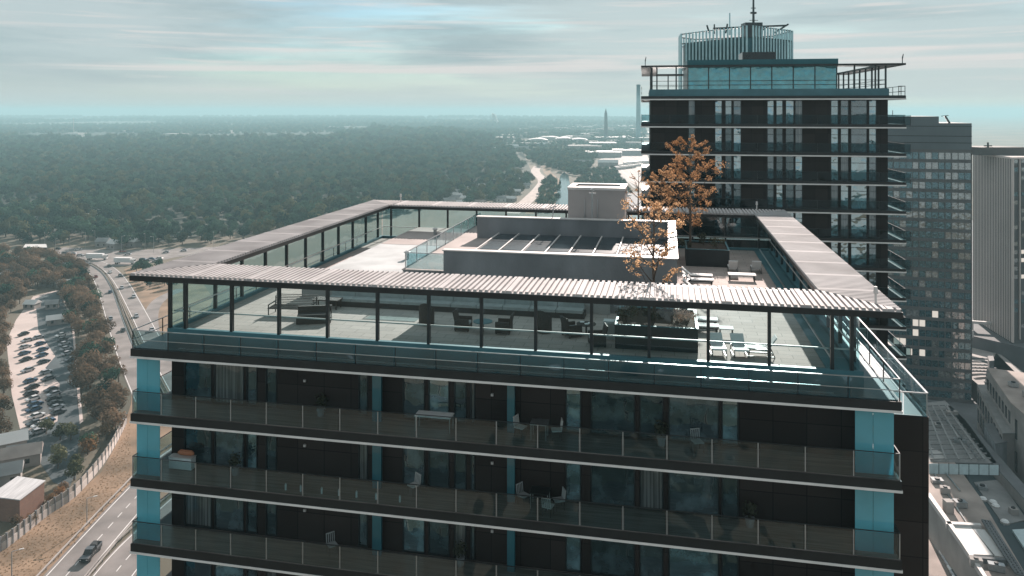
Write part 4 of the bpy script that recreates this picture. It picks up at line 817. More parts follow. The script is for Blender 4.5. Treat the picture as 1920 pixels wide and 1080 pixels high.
def zone9(px, py, x0, x1, y0, y1):
    a = ['left', 'centre', 'right'][min(2, max(0, int(3*(px-x0)/(x1-x0))))]; b = ['far', 'middle', 'near'][min(2, max(0, int(3*(py-y0)/(y1-y0))))]; return f'{b} {a}'
GB_ = [('broad dark tree at the near edge of the forest, {}', 'trees along the near forest edge')]
for i, (q, s, px, py) in enumerate(near):
    zone = 'by the car park' if px < 60 else ('behind the interchange' if px < 230 else 'beyond the canopy')
    tree(f'g{i%3}', q, (s/9.5)*tg.uniform(.65, 1.35), f'dark green tree, {zone9(px, py, 0 if px < 60 else (60 if px < 230 else 230), 60 if px < 60 else (230 if px < 230 else 700), 430, 470)} of the forest edge {zone}', f'forest edge trees {zone}', tg.uniform(0, 6))
# verge trees, individuals
VERGE = [(0, 474), (60, 478), (108, 488), (150, 506), (168, 534), (178, 568), (190, 612), (206, 655), (226, 700), (236, 770), (214, 820), (180, 868), (150, 880), (150, 800), (140, 690), (126, 600), (108, 540), (60, 545), (20, 590), (0, 610)]
for i, (q, s, px, py) in enumerate(scatter(VERGE, 6.6)):
    tree('v0' if i % 3 else ('v1' if i % 2 else 'g1'), q, tg.uniform(.55, 1.0), f'brownish tree, {zone9(px, py, 100, 240, 560, 860)} of the belt between car park and highway' if py > 560 else f'dark bushy tree, {zone9(px, py, 0, 200, 475, 560)} of the cluster beside the interchange', 'trees between car park and highway' if py > 560 else 'trees beside the interchange', tg.uniform(0, 6))
for i, (q, s, px, py) in enumerate(scatter([(205, 800), (232, 790), (225, 818), (198, 858), (160, 888), (148, 885), (150, 850)], 5.5)): tree('r0', q, tg.uniform(.4, .6), 'rusty brown bushy tree just behind the pale curved wall', 'rusty trees behind the curved wall', tg.uniform(0, 6))
for i, (q, s, px, py) in enumerate(scatter([(-10, 520), (8, 560), (8, 640), (16, 740), (26, 820), (10, 850), (-40, 850), (-60, 560)], 8)): tree('v1', q, tg.uniform(.5, .8), 'bushy tree left of the car park', 'trees left of the car park', tg.uniform(0, 6))
for i, (q, s, px, py) in enumerate(scatter([(60, 800), (150, 800), (160, 860), (150, 895), (120, 925), (96, 900), (78, 850)], 7)): tree('g2', q, tg.uniform(.45, .7), 'dark tree in the shaded yard behind the curved wall', 'trees in the shaded yard', tg.uniform(0, 6))
for i, (q, s, px, py) in enumerate(scatter([(250, 500), (300, 502), (322, 540), (290, 548), (262, 530)], 8)): tree('g0', q, tg.uniform(.5, .8), 'dark tree on the dry verge right of the highway', 'trees on the dry verge', tg.uniform(0, 6))
for i, (px, py) in enumerate([(112, 935), (95, 948), (60, 985), (30, 990), (120, 925)]): tree('r0' if i < 3 else 'v0', at(px, py), .33, 'low rusty bush between the brick shed and the pale wall', 'bushes by the brick shed', i, 'bush')
# the rest of the forest and the far woods: stuff
def stuff_forest(name, P, key_objs, sc_of):
    me = bpy.data.meshes.new(name); me.from_pydata([tuple(q[0]) for q in P], [], [])
    at_ = me.attributes.new('size', 'FLOAT', 'POINT'); at_.data.foreach_set('value', [sc_of(q) for q in P]); me.materials.append(M['green'])
    o = bpy.data.objects.new(name, me); COL.objects.link(o); tag(o, kind='stuff')
    ng = bpy.data.node_groups.new(name, 'GeometryNodeTree'); ng.interface.new_socket('Geometry', in_out='INPUT', socket_type='NodeSocketGeometry'); ng.interface.new_socket('Geometry', in_out='OUTPUT', socket_type='NodeSocketGeometry')
    N = ng.nodes; L = ng.links; gi = N.new('NodeGroupInput'); go = N.new('NodeGroupOutput'); iop = N.new('GeometryNodeInstanceOnPoints'); jn = N.new('GeometryNodeJoinGeometry')
    for ko in key_objs: oi = N.new('GeometryNodeObjectInfo'); oi.inputs['Object'].default_value = ko; oi.inputs['As Instance'].default_value = True; L.new(oi.outputs['Geometry'], jn.inputs[0])
    na = N.new('GeometryNodeInputNamedAttribute'); na.data_type = 'FLOAT'; na.inputs[0].default_value = 'size'
    rv = N.new('FunctionNodeRandomValue'); rv.data_type = 'FLOAT_VECTOR'; rv.inputs[0].default_value = (0, 0, 0); rv.inputs[1].default_value = (0, 0, 6.28)
    iop.inputs['Pick Instance'].default_value = True
    L.new(gi.outputs[0], iop.inputs['Points']); L.new(jn.outputs[0], iop.inputs['Instance']); L.new(rv.outputs[0], iop.inputs['Rotation']); L.new(na.outputs[0], iop.inputs['Scale']); L.new(iop.outputs[0], go.inputs[0])
    md = o.modifiers.new('trees', 'NODES'); md.node_group = ng; return o
srcs = {}
for o in bpy.data.objects:
    if o.name.startswith('crown') and o.data in [PR[k][1] for k in ('g0', 'g1', 'g2')]: srcs.setdefault(o.data.name, o)
fo = stuff_forest('forest', far, list(srcs.values()), lambda q: q[1]/9.5*random.Random(int(q[0].x*13)).uniform(.6, 1.25)*(1+.55*noise.noise(q[0]*.009)))
tag(fo, 'wide dark green forest stretching to the hazy horizon on the left', 'forest')
w2 = scatter([(940, 258), (1000, 272), (1110, 268), (1180, 262), (1205, 290), (1120, 292), (1100, 330), (1050, 320), (1000, 300), (960, 285)], 14, grow=1200)+scatter([(1075, 345), (1105, 322), (1150, 318), (1185, 365), (1150, 396), (1085, 396)], 10)+scatter([(985, 300), (1050, 296), (1110, 300), (1100, 335), (1072, 330), (1010, 312)], 14)+scatter([(1100, 262), (1210, 262), (1210, 284), (1140, 290), (1100, 285)], 22)+scatter([(700, 236), (1210, 240), (1210, 262), (900, 262)], 30)+scatter([(850, 350), (960, 320), (1000, 345), (975, 372), (880, 392)], 17)+scatter([(1020, 340), (1045, 335), (1048, 396), (1005, 396)], 12)
wf = scatter([(-140, 262), (700, 250), (960, 256), (1210, 256), (1210, 226), (700, 222), (-140, 222)], 30, tmax=9000, grow=2500)
wf = [q for q in wf if noise.noise(Vector((q[0].x*.0012, q[0].y*.0009, 3))) > -.12]
tag(stuff_forest('far_woodland', w2+wf, list(srcs.values()), lambda q: q[1]/11*(.6 if q[1] > 20 else .9)), 'hazy patches of woodland around the far suburbs', 'woodland')
# ================================================================== VEHICLES
def paint(nm, c): return mat(nm, c, .3, .3, .04, 1)
PN = [paint('silver_paint', (.42, .43, .45)), paint('white_paint', (.72, .71, .70)), paint('black_paint', (.025, .027, .03)), paint('dark_grey_paint', (.10, .11, .12)), paint('blue_paint', (.05, .10, .17)), paint('red_paint', (.28, .05, .04))]
PNN = ['silver', 'white', 'black', 'dark grey', 'dark blue', 'dark red']
def car_meshes(pm):
    b = MB(); sec = [(-2.15, .35, .72), (-1.9, .30, .86), (-1.0, .28, .92), (.6, .28, .95), (1.2, .28, .92), (1.95, .30, .82), (2.15, .36, .66)]
    for i in range(len(sec)-1):
        (x0, a0, b0), (x1, a1, b1) = sec[i:i+2]; w_ = .86; n = len(b.v)
        b.v += [(x0, -w_, a0), (x0, w_, a0), (x0, w_*.95, b0), (x0, -w_*.95, b0), (x1, -w_, a1), (x1, w_, a1), (x1, w_*.95, b1), (x1, -w_*.95, b1)]
        b.f += [(n, n+4, n+7, n+3), (n+1, n+2, n+6, n+5), (n+3, n+7, n+6, n+2), (n, n+1, n+5, n+4)]+([(n, n+3, n+2, n+1)] if i == 0 else [])+([(n+4, n+5, n+6, n+7)] if i == len(sec)-2 else []); b.m += [0]*(4+(i == 0)+(i == len(sec)-2))
    rf = MB(); rf.v = [(-1.1, -.62, 1.42), (.35, -.62, 1.42), (.35, .62, 1.42), (-1.1, .62, 1.42), (-1.1, -.62, 1.36), (.35, -.62, 1.36), (.35, .62, 1.36), (-1.1, .62, 1.36)]
    k = len(b.v); b.v += rf.v; b.f += [(k, k+1, k+2, k+3), (k+4, k+7, k+6, k+5), (k, k+4, k+5, k+1), (k+2, k+6, k+7, k+3), (k, k+3, k+7, k+4), (k+1, k+5, k+6, k+2)]; b.m += [0]*6
    g = MB(); g.v = [(-1.75, -.78, .9), (1.15, -.78, .92), (1.15, .78, .92), (-1.75, .78, .9), (-1.15, -.64, 1.37), (.4, -.64, 1.37), (.4, .64, 1.37), (-1.15, .64, 1.37)]
    g.f = [(0, 1, 5, 4), (1, 2, 6, 5), (2, 3, 7, 6), (3, 0, 4, 7)]; g.m = [0]*4
    return b.mesh('body', pm), g.mesh('window', M['dkwin'])
wm_ = MB(); wm_.tube([(0, -.1, 0), (0, .1, 0)], .33, 10); WHEEL = wm_.mesh('wheel', M['black'])
CARS = [car_meshes(p) for p in PN]; ccnt = {}
def car(p, rz, c, label, group, s=1.0):
    t = thing('car', (p.x, p.y, .09), rz, label, 'car', group); t.scale = (s, s, s); link('body', CARS[c][0], t); link('window', CARS[c][1], t)
    for x in (-1.35, 1.35):
        for y in (-.78, .78): link('wheel', WHEEL, t, (x, y, .33))
    return t
cg = random.Random(77)
def wc(): return cg.choice([0, 0, 1, 1, 2, 2, 3, 3, 4, 5]) if cg.random() < .9 else 0
rows = [('left', [(44, 628), (50, 640), (47, 652), (46, 664), (48, 676), (52, 696), (57, 716), (60, 728), (58, 740), (62, 750), (66, 760), (63, 770), (70, 782)]), ('middle', [(72, 634), (76, 646), (80, 657), (78, 668), (82, 680), (86, 700), (90, 712), (96, 733), (101, 741), (100, 750), (104, 758), (107, 766), (109, 775)]), ('right', [(114, 630), (117, 638), (121, 646), (124, 655), (127, 664), (132, 676)]), ('lowest', [(64, 796), (74, 800), (83, 804), (72, 812), (88, 792)])]
def dirpx(a, b): d = b-a; return math.atan2(d.y, d.x)
for rn, L0 in rows:
    for i, (x, y) in enumerate(L0):
        p = at(x, y+1); rz = dirpx(at(x-10, y+3), at(x+10, y-3)); c = wc(); car(p, rz+(math.pi if cg.random() < .5 else 0), c, f'{PNN[c]} car in the {rn} row of the car park, {ORD[i]} from its far end', 'cars in the car park', 1.05)
hw = [('left', HL, [(158, 498), (181, 521), (196, 546), (219, 597), (229, 621)]), ('right', HR, [(190, 508-6), (208, 510), (213, 517), (228, 541), (235, 556), (252, 592), (272, 620)])]
for rn, LN, L0 in hw:
    for i, (x, y) in enumerate(L0):
        p = at(x, y); j = min(range(len(LN)-1), key=lambda k: (LN[k]-p).length); d = LN[j+1]-LN[j]; q = LN[j].lerp(LN[j+1], .3)+Vector((d.y, -d.x, 0)).normalized()*(1.6 if i % 2 else -1.6); c = wc()
        car(q, math.atan2(d.y, d.x)+(math.pi if rn == 'left' else 0), c, f'{PNN[c]} car on the {rn} carriageway of the curving highway, {ORD[i]} from the far end', 'cars driving on the highway')
for i, (x, y) in enumerate([(98, 472), (108, 468), (122, 476), (130, 479), (137, 477), (147, 469), (150, 480), (240, 478), (268, 488), (276, 490), (284, 487), (292, 491), (299, 486), (312, 474), (230, 473), (345, 471)]):
    c = wc(); car(at(x, y), cg.uniform(-.2, .2)+(math.pi if i % 2 else 0), c, f'{PNN[c]} car on the interchange, {ORD[i]} from the left', 'cars on the interchange')
def lorry(p, rz, label, L_=13, m=None):
    t = thing('lorry', (p.x, p.y, .09), rz, label, 'lorry', 'lorries on the interchange'); MB().box(-L_/2, L_/2-2.4, -1.25, 1.25, 1.1, 3.9).build('trailer', m or M['white'], t)
    b = MB(); b.prism([(L_/2-2.1, -1.2), (L_/2, -1.15), (L_/2, 1.15), (L_/2-2.1, 1.2)], .6, 3.1); b.build('cab', PN[1], t); MB().box(L_/2-.5, L_/2+.03, -1.0, 1.0, 1.9, 2.8).build('window', M['dkwin'], t)
    for x in (-L_/2+1.2, -L_/2+2.4, L_/2-1.2):
        for y in (-1.05, 1.05): w_ = link('wheel', WHEEL, t, (x, y, .5)); w_.scale = (1.5,)*3
lorry(at(182, 487), 0, 'long white lorry on the interchange, the left of two'); lorry(at(234, 495), -.08, 'long white lorry on the interchange, the right of two, nearer the roof corner')
# dark pickup on the near road, seen coming toward the camera
p = at(170, 1043); j = min(range(len(N1)-1), key=lambda k: (N1[k]-p).length); d = N1[j+1]-N1[j]; rz = math.atan2(d.y, d.x)
t = thing('pickup_truck', (p.x, p.y, .09), rz, 'dark pickup truck with a loaded bed driving on the near road at the lower left', 'pickup truck')
b = MB()
for x0, x1, z0, z1, w0, w1 in ((-3.1, -.5, .45, 1.05, .98, .98), (-.5, 1.5, .45, 1.12, .98, .98), (1.5, 3.1, .5, 1.1, .98, .94)): b.prism([(x0, -w0), (x1, -w1), (x1, w1), (x0, w0)], z0, z1)
b.build('body', PN[2], t); b = MB(); b.v = [(-.6, -.92, 1.12), (1.6, -.92, 1.12), (1.6, .92, 1.12), (-.6, .92, 1.12), (-.35, -.75, 1.9), (.95, -.75, 1.9), (.95, .75, 1.9), (-.35, .75, 1.9)]
b.f = [(0, 1, 5, 4), (1, 2, 6, 5), (2, 3, 7, 6), (3, 0, 4, 7)]; b.m = [0]*4; b.build('window', M['dkwin'], t); MB().prism([(-.37, -.77), (.97, -.77), (.97, .77), (-.37, .77)], 1.88, 1.96).build('roof', PN[3], t)
b = MB(); b.box(-3.05, -.65, -.98, -.9, 1.05, 1.45); b.box(-3.05, -.65, .9, .98, 1.05, 1.45); b.box(-3.12, -3.04, -.98, .98, 1.05, 1.45); b.build('bed_side', PN[3], t)
MB().box(-2.8, -1.9, -.7, .3, 1.06, 1.75).box(-1.7, -.9, -.4, .75, 1.06, 1.9).build('load', M['black'], t); MB().box(3.08, 3.13, -.85, -.5, .75, .95).build('headlight', M['coping'], t); MB().box(3.08, 3.13, .5, .85, .75, .95).build('headlight', M['coping'], t)
MB().box(1.55, 3.0, -.9, .9, 1.1, 1.14).build('bonnet', PN[3], t)
for x in (-2.1, 2.1):
    for y in (-.88, .88): w_ = link('wheel', WHEEL, t, (x, y, .4)); w_.scale = (1.2,)*3
# ================================================================== STREET LAMPS, WALL, SHED, HOUSES
def lamp(p, h, rz, label, grp):
    t = thing('street_lamp', (p.x, p.y, 0), rz, label, 'street lamp', grp); b = MB(); b.tube([(0, 0, 0), (0, 0, h)], [.13, .09], 6); b.bar((0, 0, h), (1.5, 0, h+.15), .12); b.build('pole', M['conc'], t); MB().bar((1.3, 0, h+.13), (2.1, 0, h+.18), .3, .14).build('lamp_head', M['roofw'], t)
lamp(at(163, 985), 6.2, .4, 'pale street lamp on the grass slope above the near road', 'street lamps by the near road'); lamp(at(22, 1092), 6.2, .4, 'pale street lamp at the bottom left corner of the photo', 'street lamps by the near road')
for i, (x, y) in enumerate([(84, 466), (104, 478), (131, 470), (178, 462), (228, 474), (272, 468), (288, 474), (401, 466), (160, 465)]): lamp(at(x, y), 11, cg.uniform(0, 6), 'tall thin street lamp standing at the interchange', 'tall street lamps at the interchange')
WL = smooth_line(pxs([(-60, 1062), (0, 1035), (45, 1002), (90, 966), (140, 932), (183, 884), (208, 848), (226, 815), (236, 795)]), 4)
t = thing('curved_wall', (WL[0].x, WL[0].y, 0), 0, 'pale curved noise wall with thin posts between the grass slope and the yards', 'wall'); o = WL[0].copy(); b = MB()
for i in range(len(WL)-1): b.bar(WL[i]-o+Vector((0, 0, .9)), WL[i+1]-o+Vector((0, 0, .9)), .3, 1.8)
b.build('wall', mat('pale_wall', (.50, .45, .42), .8, 0, .18, .3), t); b = MB()
for i in range(len(WL)-1): b.bar(WL[i]-o+Vector((0, 0, 2.5)), WL[i+1]-o+Vector((0, 0, 2.5)), .12, 1.35)
b.build('upper_panel', mat('weathered_wall', (.32, .28, .25), .85, 0, .25, .5), t)
for i in range(0, len(WL), 1): q = WL[i]-o; MB().box(q.x-.2, q.x+.2, q.y-.2, q.y+.2, 0, 3.3).build('post', M['conc2'], t)
def quadprism(name, top, h, m, parent=None, z0=0, o=Vector((0, 0, 0))): return MB().prism([((p-o).x, (p-o).y) for p in top], z0, h).build(name, m, parent)
def block(name, toppx, h, label, cat, wall, roof, group=None, z0=0, over=.25):
    P = pxs(toppx, h); c = sum(P, Vector())/len(P); c.z = 0; t = thing(name, (c.x, c.y, z0), 0, label, cat, group); L_ = [((p-c).x, (p-c).y) for p in P]
    MB().prism(L_, 0, h-z0-.12).build('wall', wall, t); k = 1+over/10
    MB().prism([(x*(1+over/ max(4, math.hypot(x, y))), y*(1+over/max(4, math.hypot(x, y)))) for x, y in L_], h-z0-.12, h-z0+.1).build('roof', roof, t); return t, c
block('brick_shed', [(-20, 930), (37, 937), (83, 902), (33, 894)], 5.5, 'low brick shed with a pale ribbed roof at the left edge below the car park', 'shed', M['brick'], mat('ribbed_pale_roof', (.50, .49, .49), .6, 0, .2, .5, stretch=(4, .3, 1)))
def house(px, py, w_, d_, h, rz, label, group, roof='roofb', wall='stone'):
    p = at(px, py); t = thing('house', (p.x, p.y, 0), rz, label, 'house', group); MB().box(-w_/2, w_/2, -d_/2, d_/2, 0, h).build('wall', M[wall], t)
    b = MB(); r = d_/2+.4; e = w_/2+.4; b.v = [(-e, -r, h-.1), (e, -r, h-.1), (e, r, h-.1), (-e, r, h-.1), (-e, 0, h+d_*.32), (e, 0, h+d_*.32)]; b.f = [(0, 1, 5, 4), (2, 3, 4, 5), (0, 4, 3), (1, 2, 5), (0, 3, 2, 1)]; b.m = [0]*5; b.build('roof', M[roof], t)
    for x in (-w_*.25, w_*.25): MB().box(x-.5, x+.5, -d_/2-.04, -d_/2+.02, 1, 2.2).build('window', M['dkwin'], t)
for i, (x, y, w_, rz, rf) in enumerate([(28, 872, 12, .5, 'roofb'), (14, 845, 9, .6, 'roofw'), (40, 908-40, 6, .4, 'roofg'), (10, 905, 7, .5, 'roofg')]): house(x, y, w_, 6, 3.2, rz, f"low {['long brown roofed', 'pale roofed', 'small grey roofed', 'flat looking grey roofed'][i]} hut in the yard above the brick shed", 'huts in the yard', rf)
for i, (x, y) in enumerate([(120, 505), (30, 492), (62, 493), (27, 506), (124, 538), (92, 535), (60, 578), (98, 578), (108, 607), (18, 522)]): house(x, y, cg.uniform(5, 9), 5, 2.6, cg.uniform(-.4, .6), 'small pale roofed hut half hidden among the trees by the interchange', 'huts among the trees', cg.choice(['roofw', 'roofg', 'roofw']))
for i, (x, y, w_) in enumerate([(250, 462, 9), (215, 466, 8), (182, 412, 16), (172, 405, 14), (194, 462, 8), (15, 405, 10), (60, 418, 12)]): house(x, y, w_, 7, 4, cg.uniform(-.5, .5), 'pale roofed house at the forest edge beyond the interchange', 'houses at the forest edge', 'roofw' if i < 4 else 'roofg')
block('service_building', [(44, 464), (88, 464), (86, 458), (48, 458)], 5, 'dark flat building with a white roof edge beyond the interchange', 'building', M['dkwin'], M['roofw'])
for i, (q, s, px, py) in enumerate(scatter([(850, 352), (930, 328), (985, 332), (990, 350), (960, 378), (870, 390), (830, 385)], 24)): house(px, py, cg.uniform(8, 15), 7, 3.5, cg.uniform(-.6, .6), 'small pale house among trees left of the far road', 'small houses left of the far road', cg.choice(['roofw', 'roofg', 'roofw', 'roofb']), cg.choice(['stone', 'roofw']))
for i, (x, y, w_) in enumerate([(900, 281, 26), (925, 285, 30), (870, 266, 20), (955, 279, 45), (975, 283, 40), (1020, 275, 34), (1065, 292, 30), (1140, 312, 34), (1092, 312, 30), (1105, 280, 40)]): house(x, y, w_, 14, 7, cg.uniform(-.4, .3), 'hazy suburban building between the forest and the river', 'hazy suburban buildings', 'roofw' if i % 2 else 'roofg', 'stone')
def hall(px, py, w_, h, dep, label, grp, dome=True, nm='storage_hall'):
    p = at(px, py); t = thing(nm, (p.x, p.y, 0), 0, label, 'hall', grp); MB().box(-w_/2, w_/2, -dep/2, dep/2, 0, h).build('wall', M['conc'], t); b = MB(); n = 8
    for i in range(n):
        a0, a1 = -1+2*i/n, -1+2*(i+1)/n; z0 = h+(.3+h*.55*(1-a0*a0) if dome else .4); z1 = h+(.3+h*.55*(1-a1*a1) if dome else .4)
        k = len(b.v); e = dep/2+1; b.v += [(a0*w_/2, -e, h-.05), (a1*w_/2, -e, h-.05), (a1*w_/2, -e, z1), (a0*w_/2, -e, z0), (a0*w_/2, e, h-.05), (a1*w_/2, e, h-.05), (a1*w_/2, e, z1), (a0*w_/2, e, z0)]; b.f += [(k, k+1, k+2, k+3), (k+3, k+2, k+6, k+7), (k+7, k+6, k+5, k+4)]; b.m += [0]*3
    b.build('roof', M['roofw'], t)
for i, (x, y, w_) in enumerate([(1008, 267, 60), (1030, 263, 70), (1058, 265, 55), (1070, 262, 70), (1086, 267, 55)]): hall(x, y, w_, 8, 60, f'wide white vaulted storage hall near the tall chimney, {ORD[i]} from the left', 'white vaulted halls')
far_w = [(36, 264, 110), (65, 263, 60), (106, 262, 50), (172, 261, 190), (140, 255, 60), (545, 228, 120), (608, 226, 90), (622, 240, 190), (497, 264, 150), (540, 263, 170), (635, 261, 220), (870, 228, 280), (905, 238, 160), (1095, 249, 330), (1170, 252, 260), (1040, 246, 160), (1005, 250, 120), (960, 257, 110), (1130, 275, 70), (1125, 294, 60), (1175, 290, 60), (700, 262, 140), (760, 255, 110), (820, 262, 90), (930, 262, 120), (1190, 238, 200), (330, 256, 70), (245, 250, 90), (420, 250, 80), (1150, 262, 120)]
for i, (x, y, w_) in enumerate(far_w): hall(x, y, w_, 9 if w_ > 100 else 11, 60, f'pale flat roofed warehouse in the haze, {ORD[i] if i < 30 else "last"} listed', 'hazy warehouses toward the horizon', False, 'warehouse')
for o in bpy.data.objects:
    if o.name.startswith('warehouse'): o['label'] = 'pale flat roofed warehouse in the haze below the horizon'
b = MB(); sg_ = random.Random(3); p = at(931, 236)
for i in range(26):
    f = i/25; leafcloud(b, Vector((-22+30*(1-f)+sg_.uniform(-5, 5), 0, 12+f*62)), 7+13*f*(1.2-f), 34, 8, sg_, .8, .2)
tag(b.build('smoke', leafmat('white_smoke', (.6, .6, .6), (.85, .85, .84), .4, .05), None, False, tuple(p)), 'small white smoke plume drifting above the hazy far suburbs', 'smoke', kind='stuff')
cb_ = random.Random(19)
for i, (q, s_, px, py) in enumerate(scatter([(965, 243), (1195, 240), (1205, 300), (1130, 300), (1040, 292), (990, 276)], 150, rg=cb_)[:70]):
    t = thing('city_block', (q.x, q.y, 0), cb_.uniform(-.5, .5), 'pale low building in the hazy district around the chimneys', 'building', 'hazy buildings around the chimneys'); a = cb_.uniform(14, 38); b_ = cb_.uniform(7, 14); h = cb_.uniform(6, 16)
    MB().box(-a, a, -b_, b_, 0, h).build('wall', M[cb_.choice(['stone', 'conc', 'plaster2'])], t); MB().box(-a-.5, a+.5, -b_-.5, b_+.5, h, h+.8).build('roof', M[cb_.choice(['roofg', 'roofb', 'roofw', 'conc'])], t)
# chimneys
p = at(1136, 262); t = thing('chimney', (p.x, p.y, 0), 0, 'tall thin pointed chimney standing in the haze beyond the vaulted halls', 'chimney'); MB().tube([(0, 0, 0), (0, 0, 88)], [7.5, 4.8], 12).build('shaft', M['frame'], t); MB().tube([(0, 0, 88), (0, 0, 103)], [4.2, .4], 12).build('tip', M['frame'], t)
p = at(1197, 262); t = thing('chimney', (p.x, p.y, 0), 0, 'pale blue tall chimney just left of the rear apartment tower', 'chimney'); MB().tube([(0, 0, 0), (0, 0, 176)], [8, 6.2], 14).build('shaft', M['curb'], t); MB().tube([(0, 0, 176), (0, 0, 182)], [6.6, 6.6], 14).build('rim', M['curb'], t)
p = at(138, 262); t = thing('radio_mast', (p.x, p.y, 0), 0, 'thin pale radio mast far off at the left above the forest', 'mast'); MB().tube([(0, 0, 0), (0, 0, 72)], [1.6, .8], 8).build('shaft', M['roofw'], t)
for i in range(4):
    p = at(1165+12*i, 318-4*i); t = thing('train', (p.x, p.y, 0), .95-.05*i, f'long pale train on the hazy rail yard, {ORD[i]} from the left', 'train', 'trains on the rail yard')
    for c in range(4): MB().box(-52+26*c, -27+26*c, -1.5, 1.5, .6, 4).build('carriage', M['roofw' if i % 2 else 'conc'], t)
# ================================================================== LOWER RIGHT CITY BLOCKS
t, c = block('flat_roof_block', [(1736, 925), (1736, 868), (1790, 868), (1838, 935), (1942, 1110), (1862, 1110), (1800, 1015)], 9, 'long flat brown roofed podium at the bottom right below the dark stair wing', 'building', M['conc'], M['roofb'])
def slab(name, px, h, th, m, par=None, cc=None):
    P = pxs(px, h); o = cc if cc is not None else Vector((0, 0, 0)); return MB().prism([((p-o).x, (p-o).y) for p in P], h-th, h+.12).build(name, m, par)
slab('roof_panel', [(1776, 985), (1820, 988), (1862, 1042), (1816, 1040)], 9.6, .45, M['roofw'], t, c); slab('roof_panel', [(1824, 992), (1846, 994), (1888, 1046), (1866, 1043)], 9.6, .45, M['roofw'], t, c)
slab('parapet', [(1736, 925), (1744, 925), (1808, 1015), (1870, 1110), (1862, 1110), (1800, 1015)], 10.0, .9, M['coping'], t, c); slab('upstand', [(1773, 978), (1838, 982), (1840, 986), (1774, 983)], 10.0, .9, M['coping'], t, c); slab('upstand', [(1816, 1042), (1888, 1048), (1889, 1052), (1816, 1046)], 10.0, .9, M['conc2'], t, c)
q = at(1778, 960, 9)-c; MB().box(q.x-.8, q.x+.8, q.y-.8, q.y+.8, 9.1, 11.5).build('vent_box', M['conc'], t)
b = MB()
for i in range(3):
    a_ = at(1842+7*i, 975+2*i, 10.2)-c; e = at(1905+8*i, 1075+2*i, 10.2)-c; b.bar(a_, e, .4, .4)
for i in range(22): a_ = at(1842+3*i, 975+4.8*i, 10.3)-c; b.bar(a_, a_+(at(1858, 978, 10.3)-at(1842, 975, 10.3)), .25, .25)
b.build('pergola_beams', M['conc2'], t)
t, c = block('flat_roof_block', [(1736, 866), (1736, 800), (1720, 758), (1772, 752), (1810, 790), (1868, 868)], 9, 'grey roof deck with rails and beams beyond the frosted glass screen', 'building', M['conc2'], M['roofg'])
b = MB()
for i in range(12): a_ = at(1722+2*i, 762+9*i, 9.9)-c; e = at(1775+7.5*i, 760+9*i, 9.9)-c; b.bar(a_, e, .14, .3)
for i in range(5): b.bar(at(1724+12*i, 760, 10)-c, at(1750+24*i, 862, 10)-c, .35, .35)
b.build('roof_beams', M['roofg'], t)
slab('roof_patch', [(1744, 862), (1742, 838), (1768, 850), (1776, 864)], 9.3, .2, M['coping'], t, c)
t = thing('glass_screen', tuple(at(1742, 890, 9)), 0, 'row of frosted glass screen panels across the roof deck at the lower right', 'glass screen'); o = at(1742, 890, 9)
fg = mat('frosted_glass', (.50, .60, .62), .25, 0, .08, 1)
for i in range(7):
    a_ = at(1742+18.8*i, 889+.4*i, 9)-o; e = at(1759.5+18.8*i, 889.4+.4*i, 9)-o; m = MB(); m.bar(a_+Vector((0, 0, 1.3)), e+Vector((0, 0, 1.3)), .08, 2.4); m.build('glass_panel', fg, t); MB().bar(e+Vector((.1, 0, 0)), e+Vector((.1, 0, 2.7)), .12).build('post', M['frame'], t)
sheet('street', pxs([(1790, 905), (1900, 880), (1990, 1000), (2060, 1130), (1900, 1130), (1850, 1010)], 0), .06, M['asphalt2'])
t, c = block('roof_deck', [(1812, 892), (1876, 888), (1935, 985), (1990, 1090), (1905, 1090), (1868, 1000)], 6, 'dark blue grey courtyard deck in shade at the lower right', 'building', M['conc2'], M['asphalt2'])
slab('roof_patch', [(1826, 905), (1874, 900), (1925, 975), (1882, 985)], 6.2, .1, M['roofg'], t, c)
slab('skylight', [(1898, 994), (1960, 990), (1990, 1040), (1935, 1050)], 6.6, .4, fg, t, c)
for i, (x, y) in enumerate([(1820, 940), (1843, 938), (1862, 944), (1867, 951), (1840, 978), (1884, 981)]):
    p = at(x, y, 6.12); t = thing('roof_dome', tuple(p), 0, f'small white rooflight dome on the shaded courtyard deck, {ORD[i]} from the left', 'rooflight', 'rooflight domes'); MB().tube([(0, 0, 0), (0, 0, .4)], [.9, .9], 10).build('curb', M['conc'], t); MB().tube([(0, 0, .4), (0, 0, .7), (0, 0, .85)], [.85, .6, .1], 10).build('dome', M['white'], t)
# parked cars and street at the bottom right
sheet('side_street', pxs([(1730, 960), (1760, 960), (1880, 1130), (1730, 1130)], 0), .06, M['roofb'])
for i in range(14):
    x, y = 1747+5.2*i, 978+9.5*i; c = cg.choice([1, 1, 0]); car(at(x, y), -.15, c, f'{PNN[c]} car parked beside the podium at the bottom right, {ORD[i]} from the far end', 'cars parked beside the podium', 1.0)
for i in range(10):
    x, y = 1758+6.3*i, 966+10*i; c = cg.choice([2, 3, 0]); car(at(x, y), 1.2, c, f'{PNN[c]} car in the shadow of the podium wall, {ORD[i]} from the far end', 'cars in the podium shadow', 1.0)
